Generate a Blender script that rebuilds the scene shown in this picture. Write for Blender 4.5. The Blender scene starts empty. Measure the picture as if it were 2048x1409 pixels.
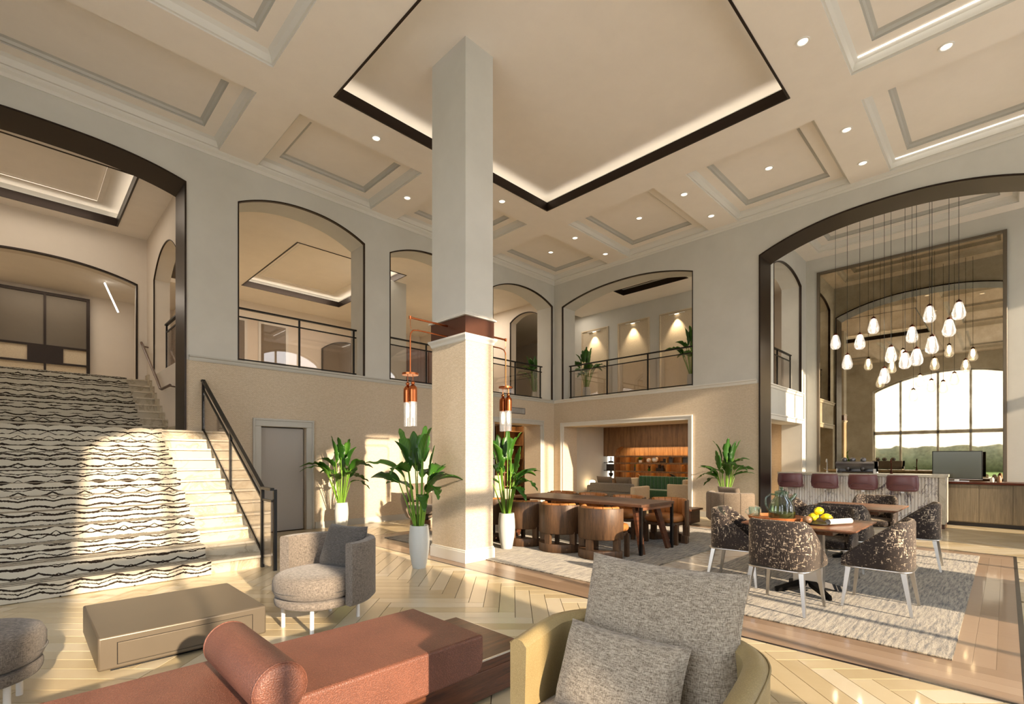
import bpy, math, random
from mathutils import Vector, Matrix
random.seed(7)
SC = bpy.context.scene
COL = SC.collection
PI = math.pi
# ------------------------------------------------------------------ camera
cam_d = bpy.data.cameras.new('camera'); cam = bpy.data.objects.new('camera', cam_d); COL.objects.link(cam)
cam.location = (0, 0, 1.45)
cam.rotation_euler = (PI/2, 0, -PI/4)
cam_d.sensor_width = 36; cam_d.lens = 36*988/2048
cam_d.shift_y = 211.5/2048
cam_d.clip_start = 0.05; cam_d.clip_end = 500
SC.camera = cam
# ------------------------------------------------------------------ sky, sun, exposure
W = bpy.data.worlds.new('sky'); SC.world = W; W.use_nodes = True
nt = W.node_tree; nt.nodes.clear()
_o = nt.nodes.new('ShaderNodeOutputWorld'); _b = nt.nodes.new('ShaderNodeBackground')
_r = nt.nodes.new('ShaderNodeValToRGB'); _t = nt.nodes.new('ShaderNodeTexCoord'); _s = nt.nodes.new('ShaderNodeSeparateXYZ')
_n = nt.nodes.new('ShaderNodeTexNoise'); _n.inputs['Scale'].default_value = 2.2; _n.inputs['Detail'].default_value = 6
_m = nt.nodes.new('ShaderNodeMixRGB'); _c = nt.nodes.new('ShaderNodeValToRGB')
nt.links.new(_t.outputs['Generated'], _s.inputs[0]); nt.links.new(_s.outputs['Z'], _r.inputs[0])
nt.links.new(_t.outputs['Generated'], _n.inputs['Vector']); nt.links.new(_n.outputs[0], _c.inputs[0])
_c.color_ramp.elements[0].position = .48; _c.color_ramp.elements[1].position = .68
_r.color_ramp.elements[0].color = (1.0, .95, .88, 1); _r.color_ramp.elements[1].color = (.62, .78, 1.0, 1)
_r.color_ramp.elements[1].position = .6
nt.links.new(_c.outputs[0], _m.inputs[0]); nt.links.new(_r.outputs[0], _m.inputs[1]); _m.inputs[2].default_value = (1, 1, 1, 1)
nt.links.new(_m.outputs[0], _b.inputs[0]); nt.links.new(_b.outputs[0], _o.inputs[0])
_b.inputs[1].default_value = 3.2
SUN_DIR = Vector((.12, 1, -.33))
sl = bpy.data.lights.new('sun', 'SUN'); sl.energy = 8.2; sl.angle = math.radians(.8); sl.color = (1.0, .79, .56)
so = bpy.data.objects.new('sun', sl); COL.objects.link(so); so.rotation_euler = SUN_DIR.to_track_quat('-Z', 'Y').to_euler(); so.location = (2, -12, 9)
SC.view_settings.view_transform = 'Standard'; SC.view_settings.look = 'None'; SC.view_settings.gamma = 1
SC.view_settings.use_curve_mapping = False
SC.view_settings.exposure = 0.5
SC.cycles.max_bounces = 10; SC.cycles.diffuse_bounces = 7; SC.cycles.glossy_bounces = 4; SC.cycles.transmission_bounces = 6
SC.cycles.transparent_max_bounces = 16; SC.cycles.sample_clamp_indirect = 6; SC.cycles.caustics_reflective = False; SC.cycles.caustics_refractive = False

# ------------------------------------------------------------------ materials
MATS = {}
def _new(name):
    m = bpy.data.materials.new(name); m.use_nodes = True
    n = m.node_tree; b = n.nodes['Principled BSDF']; MATS[name] = m
    return m, n, b
def rgb(h):   # sRGB hex -> linear
    h = h.lstrip('#'); c = [int(h[i:i+2], 16)/255 for i in (0, 2, 4)]
    return tuple((x/12.92 if x <= .04045 else ((x+.055)/1.055)**2.4) for x in c) + (1,)
def coords(n, scale=(1, 1, 1), kind='Object', rot=(0, 0, 0)):
    t = n.nodes.new('ShaderNodeTexCoord'); mp = n.nodes.new('ShaderNodeMapping')
    mp.inputs['Scale'].default_value = scale; mp.inputs['Rotation'].default_value = rot
    n.links.new(t.outputs[kind], mp.inputs[0]); return mp.outputs[0]
def noise(n, vec, scale, detail=4, rough=.5, dist=0):
    x = n.nodes.new('ShaderNodeTexNoise'); x.inputs['Scale'].default_value = scale; x.inputs['Detail'].default_value = detail
    x.inputs['Roughness'].default_value = rough; x.inputs['Distortion'].default_value = dist
    if vec is not None: n.links.new(vec, x.inputs['Vector'])
    return x.outputs['Fac'] if 'Fac' in x.outputs else x.outputs[0]
def ramp(n, fac, stops):
    r = n.nodes.new('ShaderNodeValToRGB'); e = r.color_ramp.elements
    while len(e) < len(stops): e.new(.5)
    for k, (p, c) in enumerate(stops): e[k].position = p; e[k].color = c
    n.links.new(fac, r.inputs[0]); return r.outputs[0]
def math_n(n, op, a, b=None, c=None):
    x = n.nodes.new('ShaderNodeMath'); x.operation = op
    for k, v in enumerate((a, b, c)):
        if v is None: continue
        if isinstance(v, (int, float)): x.inputs[k].default_value = v
        else: n.links.new(v, x.inputs[k])
    return x.outputs[0]
def bump(n, b, h, strength, dist=.01):
    x = n.nodes.new('ShaderNodeBump'); x.inputs['Strength'].default_value = strength; x.inputs['Distance'].default_value = dist
    n.links.new(h, x.inputs['Height']); n.links.new(x.outputs[0], b.inputs['Normal'])
def plain(name, col, rough=.6, metal=0, var=.0, emit=None, estr=0, spec=None, coat=0):
    m, n, b = _new(name); c = rgb(col)
    b.inputs['Base Color'].default_value = c; b.inputs['Roughness'].default_value = rough; b.inputs['Metallic'].default_value = metal
    if var:
        f = noise(n, coords(n), 3.0, 5, .6)
        d = tuple(x*(1-var) for x in c[:3])+(1,); u = tuple(min(1, x*(1+var)) for x in c[:3])+(1,)
        n.links.new(ramp(n, f, [(.3, d), (.7, u)]), b.inputs['Base Color'])
    if emit: b.inputs['Emission Color'].default_value = rgb(emit); b.inputs['Emission Strength'].default_value = estr
    if spec is not None: b.inputs['Specular IOR Level'].default_value = spec
    if coat: b.inputs['Coat Weight'].default_value = coat; b.inputs['Coat Roughness'].default_value = .1
    return m
def wood(name, c1, c2, scale=(1, 14, 14), rough=.4, s=2.0, bmp=.15, coat=0):
    m, n, b = _new(name)
    v = coords(n, scale); f = noise(n, v, s, 7, .62, .8); g = noise(n, coords(n, tuple(x*4 for x in scale)), s*3, 3, .6)
    k = math_n(n, 'ADD', math_n(n, 'MULTIPLY', f, .75), math_n(n, 'MULTIPLY', g, .25))
    n.links.new(ramp(n, k, [(.34, rgb(c1)), (.66, rgb(c2))]), b.inputs['Base Color'])
    b.inputs['Roughness'].default_value = rough; bump(n, b, k, bmp, .004)
    if coat: b.inputs['Coat Weight'].default_value = coat; b.inputs['Coat Roughness'].default_value = .08
    return m
def fabric(name, c1, c2, s=90, rough=.95, bmp=.5, lo=.38, hi=.62, sheen=.2):
    m, n, b = _new(name)
    f1 = noise(n, coords(n, (1, 1, 9)), s*.6, 2, .65); f2 = noise(n, coords(n, (9, 9, 1)), s*.6, 2, .65)
    k = math_n(n, 'ADD', math_n(n, 'MULTIPLY', f1, .5), math_n(n, 'MULTIPLY', f2, .5))
    n.links.new(ramp(n, k, [(lo, rgb(c1)), (hi, rgb(c2))]), b.inputs['Base Color'])
    b.inputs['Roughness'].default_value = rough; b.inputs['Sheen Weight'].default_value = sheen; b.inputs['Specular IOR Level'].default_value = .2
    bump(n, b, k, bmp, .006); return m
def leather(name, c, c2, rough=.45, s=160, bmp=.35):
    m, n, b = _new(name)
    v = n.nodes.new('ShaderNodeTexVoronoi'); v.inputs['Scale'].default_value = s; v.feature = 'F1'
    n.links.new(coords(n), v.inputs['Vector'])
    f = noise(n, coords(n), 3, 3)
    n.links.new(ramp(n, math_n(n, 'ADD', math_n(n, 'MULTIPLY', v.outputs['Distance'], .5), math_n(n, 'MULTIPLY', f, .5)), [(.3, rgb(c2)), (.65, rgb(c))]), b.inputs['Base Color'])
    b.inputs['Roughness'].default_value = rough; bump(n, b, v.outputs['Distance'], bmp, .004); return m
def glassy(name, col=(1, 1, 1, 1), mix=.10, rough=.0):
    m = bpy.data.materials.new(name); m.use_nodes = True; n = m.node_tree; n.nodes.clear(); MATS[name] = m
    o = n.nodes.new('ShaderNodeOutputMaterial'); x = n.nodes.new('ShaderNodeMixShader'); t = n.nodes.new('ShaderNodeBsdfTransparent'); g = n.nodes.new('ShaderNodeBsdfGlossy')
    l = n.nodes.new('ShaderNodeLayerWeight'); l.inputs[0].default_value = .35
    t.inputs[0].default_value = col; g.inputs['Roughness'].default_value = rough
    f = math_n(n, 'ADD', math_n(n, 'MULTIPLY', l.outputs['Facing'], .45), mix)
    n.links.new(f, x.inputs[0]); n.links.new(t.outputs[0], x.inputs[1]); n.links.new(g.outputs[0], x.inputs[2]); n.links.new(x.outputs[0], o.inputs[0])
    return m
def glow(name, col, s):
    return plain(name, col, .6, emit=col, estr=s)

# plaster
m, n, b = _new('plaster'); f = noise(n, coords(n), 1.5, 5, .6); g = noise(n, coords(n), 60, 3)
n.links.new(ramp(n, f, [(.3, rgb('#c4c3bd')), (.7, rgb('#cccbc5'))]), b.inputs['Base Color']); b.inputs['Roughness'].default_value = .75; bump(n, b, g, .05, .003)
# wallpaper weave
m, n, b = _new('wallpaper')
tc = n.nodes.new('ShaderNodeTexCoord'); sp = n.nodes.new('ShaderNodeSeparateXYZ'); n.links.new(tc.outputs['Object'], sp.inputs[0])
cb = n.nodes.new('ShaderNodeCombineXYZ'); n.links.new(math_n(n, 'ADD', sp.outputs['X'], sp.outputs['Y']), cb.inputs[0]); n.links.new(sp.outputs['Z'], cb.inputs[1])
br = n.nodes.new('ShaderNodeTexBrick'); n.links.new(cb.outputs[0], br.inputs['Vector']); br.inputs['Scale'].default_value = 14
br.inputs['Color1'].default_value = rgb('#d8cab5'); br.inputs['Color2'].default_value = rgb('#cebfa8'); br.inputs['Mortar'].default_value = rgb('#b09f88'); br.inputs['Mortar Size'].default_value = .035; br.inputs['Mortar Smooth'].default_value = 1
g = noise(n, cb.outputs[0], 40, 4, .7)
mx = n.nodes.new('ShaderNodeMixRGB'); mx.blend_type = 'MULTIPLY'; mx.inputs[0].default_value = .35; n.links.new(br.outputs[0], mx.inputs[1]); n.links.new(ramp(n, g, [(.3, (.55, .55, .55, 1)), (.65, (1, 1, 1, 1))]), mx.inputs[2])
n.links.new(mx.outputs[0], b.inputs['Base Color']); b.inputs['Roughness'].default_value = .8
bump(n, b, math_n(n, 'ADD', math_n(n, 'MULTIPLY', br.outputs['Fac'], -1.), g), .25, .006)
plain('ceiling_paint', '#f0e9e0', .8, var=.02)
plain('cream_paint', '#dcd2c5', .8, var=.02)
plain('trim_white', '#d9d7d1', .45)
plain('trim_grey', '#b9b8b2', .45)
plain('bronze', '#2c211a', .38, .55)
plain('black_metal', '#1c1b1b', .4, .6)
plain('brown_metal', '#5b3a2c', .35, .5, var=.08)
plain('copper', '#b5673c', .25, 1)
plain('dark_copper', '#4a2417', .3, .9)
plain('chrome', '#c9c7c4', .3, 1)
plain('white_metal', '#e8e6e2', .35)
plain('steel', '#7d7b7e', .3, .8)
plain('rail_brown', '#6d594c', .4, .2)
plain('taupe_metal', '#675d4f', .40, .35, var=.04)
plain('door_grey', '#a6a19b', .5)
plain('door_dark', '#2e211b', .5)
plain('pot_white', '#c6cac8', .5, var=.03)
plain('soil', '#3b2a1c', .95, var=.3)
plain('stem_green', '#6f9a2e', .5, var=.2)
plain('lemon', '#e6d21e', .4, var=.06)
plain('dark_object', '#241c18', .5)
plain('grey_object', '#4b4a4e', .5)
plain('white_object', '#e9e4dc', .5)
plain('screen', '#4a4d42', .15, spec=.8)
plain('inlay_black', '#231d1a', .25)
plain('jar_brown', '#8a6a4c', .4)
plain('paper', '#d8d6d2', .6, var=.12)
plain('shelf_gold', '#b98a4e', .4)
glow('lamp_disc', '#fff1dc', 1.3)
glow('led_line', '#fff4e4', 4.5)
glow('led_bright', '#fffaf0', 3.0)
glow('bulb', '#ffe9c4', 4.5); glow('shelf_glow', '#ffc480', 4.0)
glow('niche_white', '#fff3df', 1.4)
glow('filament', '#fff0d2', 26.0)
glow('lamp_cube', '#ffdca8', 6.0)
wood('walnut', '#5a3826', '#93664a', (1, 12, 12), .35, 2.0)
wood('walnut_y', '#3f281b', '#70503c', (12, 1, 12), .35, 2.0)
wood('walnut_dark', '#2c1a12', '#6b4029', (1, 10, 14), .35, 2.4)
wood('oak_chair', '#36251a', '#6a4d33', (9, 9, 1), .5, 2.2)
wood('library_wood', '#513826', '#8f6c4a', (9, 9, .7), .45, 1.6)
wood('niche_wood', '#6b4a2c', '#b48a58', (9, 9, .7), .45, 1.6)
wood('credenza_wood', '#6a5f4e', '#8b7f69', (16, 16, 1), .5, 2.0)
wood('tray_wood', '#8a4f2c', '#c07a48', (1, 9, 9), .4, 2.5)
fabric('grey_tweed', '#4d463f', '#8d8378', 70)
fabric('dark_tweed', '#35322f', '#67625d', 70)
fabric('light_tweed', '#665b4d', '#b9ad9b', 60, bmp=.9)
fabric('tan_fabric', '#63574a', '#8d7f6f', 60)
fabric('sofa_grey', '#5a5651', '#8b857c', 60)
fabric('green_velvet', '#24442c', '#3d6a44', 30, .8, .2, sheen=.6)
fabric('cream_fabric', '#b7a78e', '#d8cbb4', 60)
leather('rust_leather', '#7f5140', '#5f3a2d', .48, 170, .5)
leather('gold_leather', '#97865f', '#84734e', .38, 240, .08)
leather('orange_leather', '#b87a42', '#965c2c', .4, 200, .1)
leather('mauve_leather', '#754a4c', '#5f3a3d', .35, 220, .06)
glassy('clear_glass', (.96, .98, .98, 1), .05)
glassy('window_glass', (1, 1, 1, 1), .02)
glassy('rail_glass', (.93, .90, .88, 1), .07)
glassy('green_glass', (.42, .60, .50, 1), .10)
glassy('amber_glass', (.85, .93, .90, 1), .10)
glassy('taupe_glass', (.62, .56, .48, 1), .12, .05)
def lamp_glass(name, e):
    m = glassy(name, (.98, .97, .95, 1), .12); n = m.node_tree
    o = [x for x in n.nodes if x.type == 'OUTPUT_MATERIAL'][0]; mx = [x for x in n.nodes if x.type == 'MIX_SHADER'][0]
    em = n.nodes.new('ShaderNodeEmission'); em.inputs[0].default_value = rgb('#fff3e2'); em.inputs[1].default_value = e
    ad = n.nodes.new('ShaderNodeAddShader'); n.links.new(mx.outputs[0], ad.inputs[0]); n.links.new(em.outputs[0], ad.inputs[1]); n.links.new(ad.outputs[0], o.inputs[0])
lamp_glass('pendant_glass', .22); lamp_glass('tube_glass', .06)
# floor plank: cream wood, per-face tint
def plank_mat(name, stops, rough, gr):
    m, n, b = _new(name)
    a = n.nodes.new('ShaderNodeAttribute'); a.attribute_name = 'tint'
    g = noise(n, coords(n, gr), 2.2, 6, .6, .6)
    k = math_n(n, 'ADD', math_n(n, 'MULTIPLY', a.outputs['Fac'], .7), math_n(n, 'MULTIPLY', g, .3))
    n.links.new(ramp(n, k, stops), b.inputs['Base Color']); b.inputs['Roughness'].default_value = rough
    b.inputs['Coat Weight'].default_value = .35; b.inputs['Coat Roughness'].default_value = .06
    bump(n, b, g, .04, .003); return m
plank_mat('plank_cream', [(.1, rgb('#b5a27d')), (.5, rgb('#c8b896')), (.9, rgb('#d2c7b0'))], .3, (3, 3, 3))
plank_mat('board_brown', [(.1, rgb('#87705b')), (.5, rgb('#98806a')), (.9, rgb('#a68f79'))], .35, (8, 1, 1))
plain('grout', '#6d5d47', .8)
# marbles
def marble(name, base, vein, s=2.5, rough=.25, amt=.06, st=(1, 1, 1)):
    m, n, b = _new(name)
    v = coords(n, st); f = noise(n, v, s, 8, .65, 1.2)
    d = math_n(n, 'ABSOLUTE', math_n(n, 'SUBTRACT', f, .5))
    g = noise(n, v, s*.6, 4, .6)
    k = math_n(n, 'ADD', d, math_n(n, 'MULTIPLY', math_n(n, 'SUBTRACT', .55, g), .12))
    n.links.new(ramp(n, k, [(0, rgb(vein)), (amt, rgb(base)), (1, rgb(base))]), b.inputs['Base Color']); b.inputs['Roughness'].default_value = rough
    return m
marble('bar_marble', '#f1eeea', '#7d727c', 2.6, .3, .03, (1, 1, .5))
marble('stair_stone', '#bdb39e', '#9b8d75', 2.0, .4, .05)
marble('stair_stone_lit', '#cdc3b0', '#b3a68f', 2.0, .35, .04)  # paler copy of the stair stone, in place of shadow lines at the nosings
marble('floor_marble', '#dcd6cb', '#b7aa98', 1.2, .12, .05)
marble('counter_stone', '#d8d2c2', '#c2bba8', 2.0, .25, .05)
marble('foreground_rug', '#b9c0c6', '#5d6670', 4.0, .95, .22)
# rugs: broken streaks along Y
def rug_mat(name, base, mid, dark, sc):
    m, n, b = _new(name)
    f = noise(n, coords(n, sc), 1.0, 5, .75); g = noise(n, coords(n), 90, 2, .7); l = noise(n, coords(n), 1.2, 2)
    k = math_n(n, 'ADD', math_n(n, 'ADD', math_n(n, 'MULTIPLY', f, .75), math_n(n, 'MULTIPLY', g, .2)), math_n(n, 'MULTIPLY', l, .12))
    n.links.new(ramp(n, k, [(.445, rgb(dark)), (.505, rgb(mid)), (.57, rgb(base)), (.68, rgb('#b5ab97'))]), b.inputs['Base Color'])
    b.inputs['Roughness'].default_value = 1; b.inputs['Specular IOR Level'].default_value = .1; b.inputs['Sheen Weight'].default_value = .3
    bump(n, b, g, .8, .01); return m
rug_mat('rug_streak', '#988d78', '#787061', '#3f3b35', (4, 38, 1))
# dining chair fabric: dark brown with cream flecks
m, n, b = _new('fleck_fabric')
f = noise(n, coords(n, (74, 74, 25)), 1.0, 3, .7); f2 = noise(n, coords(n, (24, 24, 74)), 1.0, 2, .6); g = noise(n, coords(n), 3.0, 3)
k = math_n(n, 'ADD', math_n(n, 'MAXIMUM', f, math_n(n, 'SUBTRACT', f2, .03)), math_n(n, 'MULTIPLY', math_n(n, 'SUBTRACT', g, .5), .25))
n.links.new(ramp(n, k, [(.56, rgb('#241c1b')), (.61, rgb('#55473f')), (.67, rgb('#cdbda6'))]), b.inputs['Base Color'])
b.inputs['Roughness'].default_value = .85; b.inputs['Sheen Weight'].default_value = .4; b.inputs['Sheen Tint'].default_value = rgb('#d9c7ae'); bump(n, b, k, .2, .004)
# leaf
m, n, b = _new('leaf')
tc = n.nodes.new('ShaderNodeTexCoord'); oi = n.nodes.new('ShaderNodeObjectInfo')
wv = n.nodes.new('ShaderNodeTexWave'); wv.inputs['Scale'].default_value = 16; wv.inputs['Distortion'].default_value = 1.5; n.links.new(tc.outputs['Object'], wv.inputs[0])
k = math_n(n, 'ADD', math_n(n, 'MULTIPLY', noise(n, tc.outputs['Object'], 3, 3), .5), math_n(n, 'ADD', math_n(n, 'MULTIPLY', wv.outputs['Fac'], .12), math_n(n, 'MULTIPLY', oi.outputs['Random'], .35)))
n.links.new(ramp(n, k, [(.25, rgb('#1b3f12')), (.55, rgb('#3a6c1f')), (.95, rgb('#6f9a33'))]), b.inputs['Base Color'])
b.inputs['Roughness'].default_value = .35; b.inputs['Transmission Weight'].default_value = 0
tr = n.nodes.new('ShaderNodeBsdfTranslucent'); tr.inputs[0].default_value = rgb('#7fae30'); ms = n.nodes.new('ShaderNodeMixShader'); ms.inputs[0].default_value = .22
n.links.new(b.outputs[0], ms.inputs[1]); n.links.new(tr.outputs[0], ms.inputs[2]); n.links.new(ms.outputs[0], n.nodes['Material Output'].inputs[0])
# antique mirror
m, n, b = _new('antique_mirror'); f = noise(n, coords(n), 1.6, 7, .7)
n.links.new(ramp(n, f, [(.3, rgb('#ab9b80')), (.7, rgb('#d2c4aa'))]), b.inputs['Base Color']); b.inputs['Metallic'].default_value = 1
n.links.new(ramp(n, f, [(.35, (.008, .008, .008, 1)), (.75, (.035, .035, .035, 1))]), b.inputs['Roughness'])
# stair runner: wavy ink lines
m, n, b = _new('runner_print')
tc = n.nodes.new('ShaderNodeTexCoord'); sp = n.nodes.new('ShaderNodeSeparateXYZ'); n.links.new(tc.outputs['Object'], sp.inputs[0])
u = sp.outputs['X']; v = math_n(n, 'ADD', sp.outputs['Y'], sp.outputs['Z'])
cb = n.nodes.new('ShaderNodeCombineXYZ'); n.links.new(u, cb.inputs[0]); n.links.new(v, cb.inputs[1])
um = math_n(n, 'PINGPONG', u, .31)
cm = n.nodes.new('ShaderNodeCombineXYZ'); n.links.new(um, cm.inputs[0]); n.links.new(v, cm.inputs[1])
def inkline(period, off, amp, w):
    vv = math_n(n, 'DIVIDE', math_n(n, 'ADD', v, off), period)
    band = math_n(n, 'FLOOR', vv)
    wn = n.nodes.new('ShaderNodeTexWhiteNoise'); wn.noise_dimensions = '1D'; n.links.new(math_n(n, 'ADD', band, off*91), wn.inputs['W'])
    fr = math_n(n, 'SUBTRACT', math_n(n, 'FRACT', vv), .5)
    wave = math_n(n, 'SUBTRACT', math_n(n, 'ABSOLUTE', math_n(n, 'SINE', math_n(n, 'ADD', math_n(n, 'MULTIPLY', u, PI/.31), math_n(n, 'MULTIPLY', math_n(n, 'ROUND', math_n(n, 'MULTIPLY', wn.outputs['Value'], 2)), PI/2)))), .5)
    a = math_n(n, 'MULTIPLY', math_n(n, 'SUBTRACT', wn.outputs['Value'], .35), amp)
    nz = math_n(n, 'MULTIPLY', math_n(n, 'SUBTRACT', noise(n, cm.outputs[0], 14, 3, .7), .5), .35)
    d = math_n(n, 'ABSOLUTE', math_n(n, 'ADD', math_n(n, 'ADD', fr, math_n(n, 'MULTIPLY', wave, a)), nz))
    th = math_n(n, 'MULTIPLY', noise(n, cm.outputs[0], 9, 4, .8), w)
    return math_n(n, 'LESS_THAN', d, math_n(n, 'SUBTRACT', th, w*.22))
k1 = inkline(.082, .0, 1.25, .42); k2 = inkline(.117, .037, 1.0, .17)
k = math_n(n, 'MAXIMUM', k1, k2)
mx = n.nodes.new('ShaderNodeMixRGB'); n.links.new(k, mx.inputs[0]); mx.inputs[1].default_value = rgb('#bfb8a8'); mx.inputs[2].default_value = rgb('#2e2620')
n.links.new(mx.outputs[0], b.inputs['Base Color']); b.inputs['Roughness'].default_value = 1; b.inputs['Specular IOR Level'].default_value = .1
bump(n, b, noise(n, tc.outputs['Object'], 140, 2), .4, .005)
plain('grass', '#6d8a4c', 1, var=.2); plain('hedge', '#6c705f', 1, var=.3); plain('bounce_paving', '#d6cec4', .8, var=.05)  # paving kept pale to throw sunlight up indoors

# ------------------------------------------------------------------ mesh helpers
class MB:
    def __init__(s): s.v = []; s.f = []
    def add(s, vs, fs):
        o = len(s.v); s.v += [tuple(p) for p in vs]; s.f += [tuple(i+o for i in f) for f in fs]; return s
    def box(s, x0, x1, y0, y1, z0, z1):
        return s.add([(x0, y0, z0), (x1, y0, z0), (x1, y1, z0), (x0, y1, z0), (x0, y0, z1), (x1, y0, z1), (x1, y1, z1), (x0, y1, z1)],
                     [(0, 3, 2, 1), (4, 5, 6, 7), (0, 1, 5, 4), (1, 2, 6, 5), (2, 3, 7, 6), (3, 0, 4, 7)])
    def obox(s, c0, c1, s0, s1):      # tapered bar between two centres with square sections
        d = (Vector(c1)-Vector(c0)).normalized(); a = d.cross(Vector((0, 1, 0)) if abs(d.y) < .9 else Vector((1, 0, 0))).normalized(); b2 = d.cross(a)
        vs = []
        for c, h in ((c0, s0), (c1, s1)):
            hx, hy = h if isinstance(h, tuple) else (h, h)
            for i, j in ((-1, -1), (1, -1), (1, 1), (-1, 1)): vs.append(Vector(c)+a*i*hx/2+b2*j*hy/2)
        return s.add(vs, [(3, 2, 1, 0), (4, 5, 6, 7), (0, 1, 5, 4), (1, 2, 6, 5), (2, 3, 7, 6), (3, 0, 4, 7)])
    def loft(s, rings, closed=True, cap=True):
        o = len(s.v); k = len(rings[0])
        for r in rings: s.v += [tuple(p) for p in r]
        m = k if closed else k-1
        for i in range(len(rings)-1):
            for j in range(m):
                a = o+i*k+j; b2 = o+i*k+(j+1) % k
                s.f.append((a, b2, b2+k, a+k))
        if cap:
            s.f.append(tuple(o+j for j in reversed(range(k)))); s.f.append(tuple(o+(len(rings)-1)*k+j for j in range(k)))
        return s
    def lathe(s, prof, c=(0, 0), seg=24, cap=True):
        return s.loft([[(c[0]+r*math.cos(2*PI*j/seg), c[1]+r*math.sin(2*PI*j/seg), z) for j in range(seg)] for r, z in prof], True, cap)
    def tube(s, pts, r, seg=8):
        P = [Vector(p) for p in pts]; rings = []; up = None
        for i, p in enumerate(P):
            d = (P[min(i+1, len(P)-1)]-P[max(i-1, 0)]).normalized()
            if up is None: up = d.cross(Vector((0, 0, 1)) if abs(d.z) < .9 else Vector((1, 0, 0))).normalized()
            up = (up-d*up.dot(d)).normalized(); w = d.cross(up); rr = r[i] if isinstance(r, (list, tuple)) else r
            rings.append([p+(up*math.cos(2*PI*j/seg)+w*math.sin(2*PI*j/seg))*rr for j in range(seg)])
        return s.loft(rings)
    def prism(s, poly, lo, hi, axis='z'):
        f = {'z': lambda a, b2, c: (a, b2, c), 'y': lambda a, b2, c: (a, c, b2), 'x': lambda a, b2, c: (c, a, b2)}[axis]
        return s.loft([[f(a, b2, lo) for a, b2 in poly], [f(a, b2, hi) for a, b2 in poly]])
    def mesh(s, name, smooth=None):
        me = bpy.data.meshes.new(name); me.from_pydata(s.v, [], s.f); me.update()
        import bmesh
        bm = bmesh.new(); bm.from_mesh(me); bmesh.ops.recalc_face_normals(bm, faces=bm.faces); bm.to_mesh(me); bm.free()
        if smooth:
            me.polygons.foreach_set('use_smooth', [True]*len(me.polygons)); me.set_sharp_from_angle(angle=math.radians(smooth))
        return me
    def build(s, name, mat, parent=None, smooth=None, bevel=0, seg=2, sub=0, kind=None):
        me = s.mesh(name, smooth or (50 if bevel else None)); me.materials.append(MATS[mat])
        o = bpy.data.objects.new(name, me); COL.objects.link(o)
        if parent is not None: o.parent = parent
        if bevel:
            b2 = o.modifiers.new('bevel', 'BEVEL'); b2.width = bevel; b2.segments = seg; b2.limit_method = 'ANGLE'; b2.angle_limit = math.radians(40)
        if sub: q = o.modifiers.new('sub', 'SUBSURF'); q.levels = sub; q.render_levels = sub
        if kind: o['kind'] = kind
        return o
def tag(o, label, cat, group=None):
    o['label'] = label; o['category'] = cat
    if group: o['group'] = group
    return o
def thing(name, label, cat, loc=(0, 0, 0), rz=0, group=None):
    o = bpy.data.objects.new(name, None); COL.objects.link(o); o.location = loc; o.rotation_euler = (0, 0, rz); o.empty_display_size = .1
    return tag(o, label, cat, group)
def struct(o, label=None):
    o['kind'] = 'structure'
    if label: o['label'] = label
    return o
def dup(root, loc, rz, label, parent=None):
    r = root.copy(); COL.objects.link(r)
    if parent is None: r.location = loc; r.rotation_euler = (0, 0, rz); r['label'] = label
    else: r.parent = parent
    for ch in [c for c in CHILD(root)]: dup(ch, None, 0, None, r)
    return r
def CHILD(o): return list(o.children)
def box(name, mat, x0, x1, y0, y1, z0, z1, parent=None, bevel=0, seg=2): return MB().box(x0, x1, y0, y1, z0, z1).build(name, mat, parent, bevel=bevel, seg=seg)
def sring(a, b2, n, k=32, c=(0, 0), z=0):   # superellipse ring
    out = []
    for j in range(k):
        t = 2*PI*j/k; ct, st = math.cos(t), math.sin(t)
        out.append((c[0]+a*math.copysign(abs(ct)**(2/n), ct), c[1]+b2*math.copysign(abs(st)**(2/n), st), z))
    return out
def cushion(mb, a, b2, z0, z1, n=6, edge=.03, c=(0, 0), k=40, puff=.0):
    h = z1-z0; e = min(edge, h/2)
    prof = [(1-e*1.0, z0), (1-e*.3, z0+e*.3), (1, z0+e), (1, z1-e), (1-e*.3, z1-e*.3), (1-e*1.0, z1)]
    rings = []
    for (q, z) in prof: rings.append(sring(a-(1-q), b2-(1-q), n, k, c, z))
    rings.append(sring(a*.6, b2*.6, n, k, c, z1+puff*.8)); rings.append(sring(a*.2, b2*.2, n, k, c, z1+puff))
    return mb.loft(rings)
def pillow(w, h, t, k=18, sag=.03):   # in local XZ plane (x width, z height), thickness along y
    mb = MB()
    for sgn in (1, -1):
        o = len(mb.v)
        for j in range(k+1):
            for i in range(k+1):
                u = -1+2*i/k; v = -1+2*j/k
                e = ((1-u**4)*(1-v**4))
                th = t/2*max(e, 0)**.42
                x = u*w/2*(1-sag*(1-abs(u))*0-.045*(1-v*v)*(abs(u)**2)); z = v*h/2*(1-.06*(1-u*u)*(abs(v)**2))
                mb.v.append((x, sgn*th, z))
        for j in range(k):
            for i in range(k):
                q = (o+j*(k+1)+i, o+j*(k+1)+i+1, o+(j+1)*(k+1)+i+1, o+(j+1)*(k+1)+i)
                mb.f.append(q if sgn > 0 else q[::-1])
    return mb
def xform(mb, mat): mb.v = [tuple(mat @ Vector(p)) for p in mb.v]; return mb
ZC, ZR = 6.93, 3.23
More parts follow.
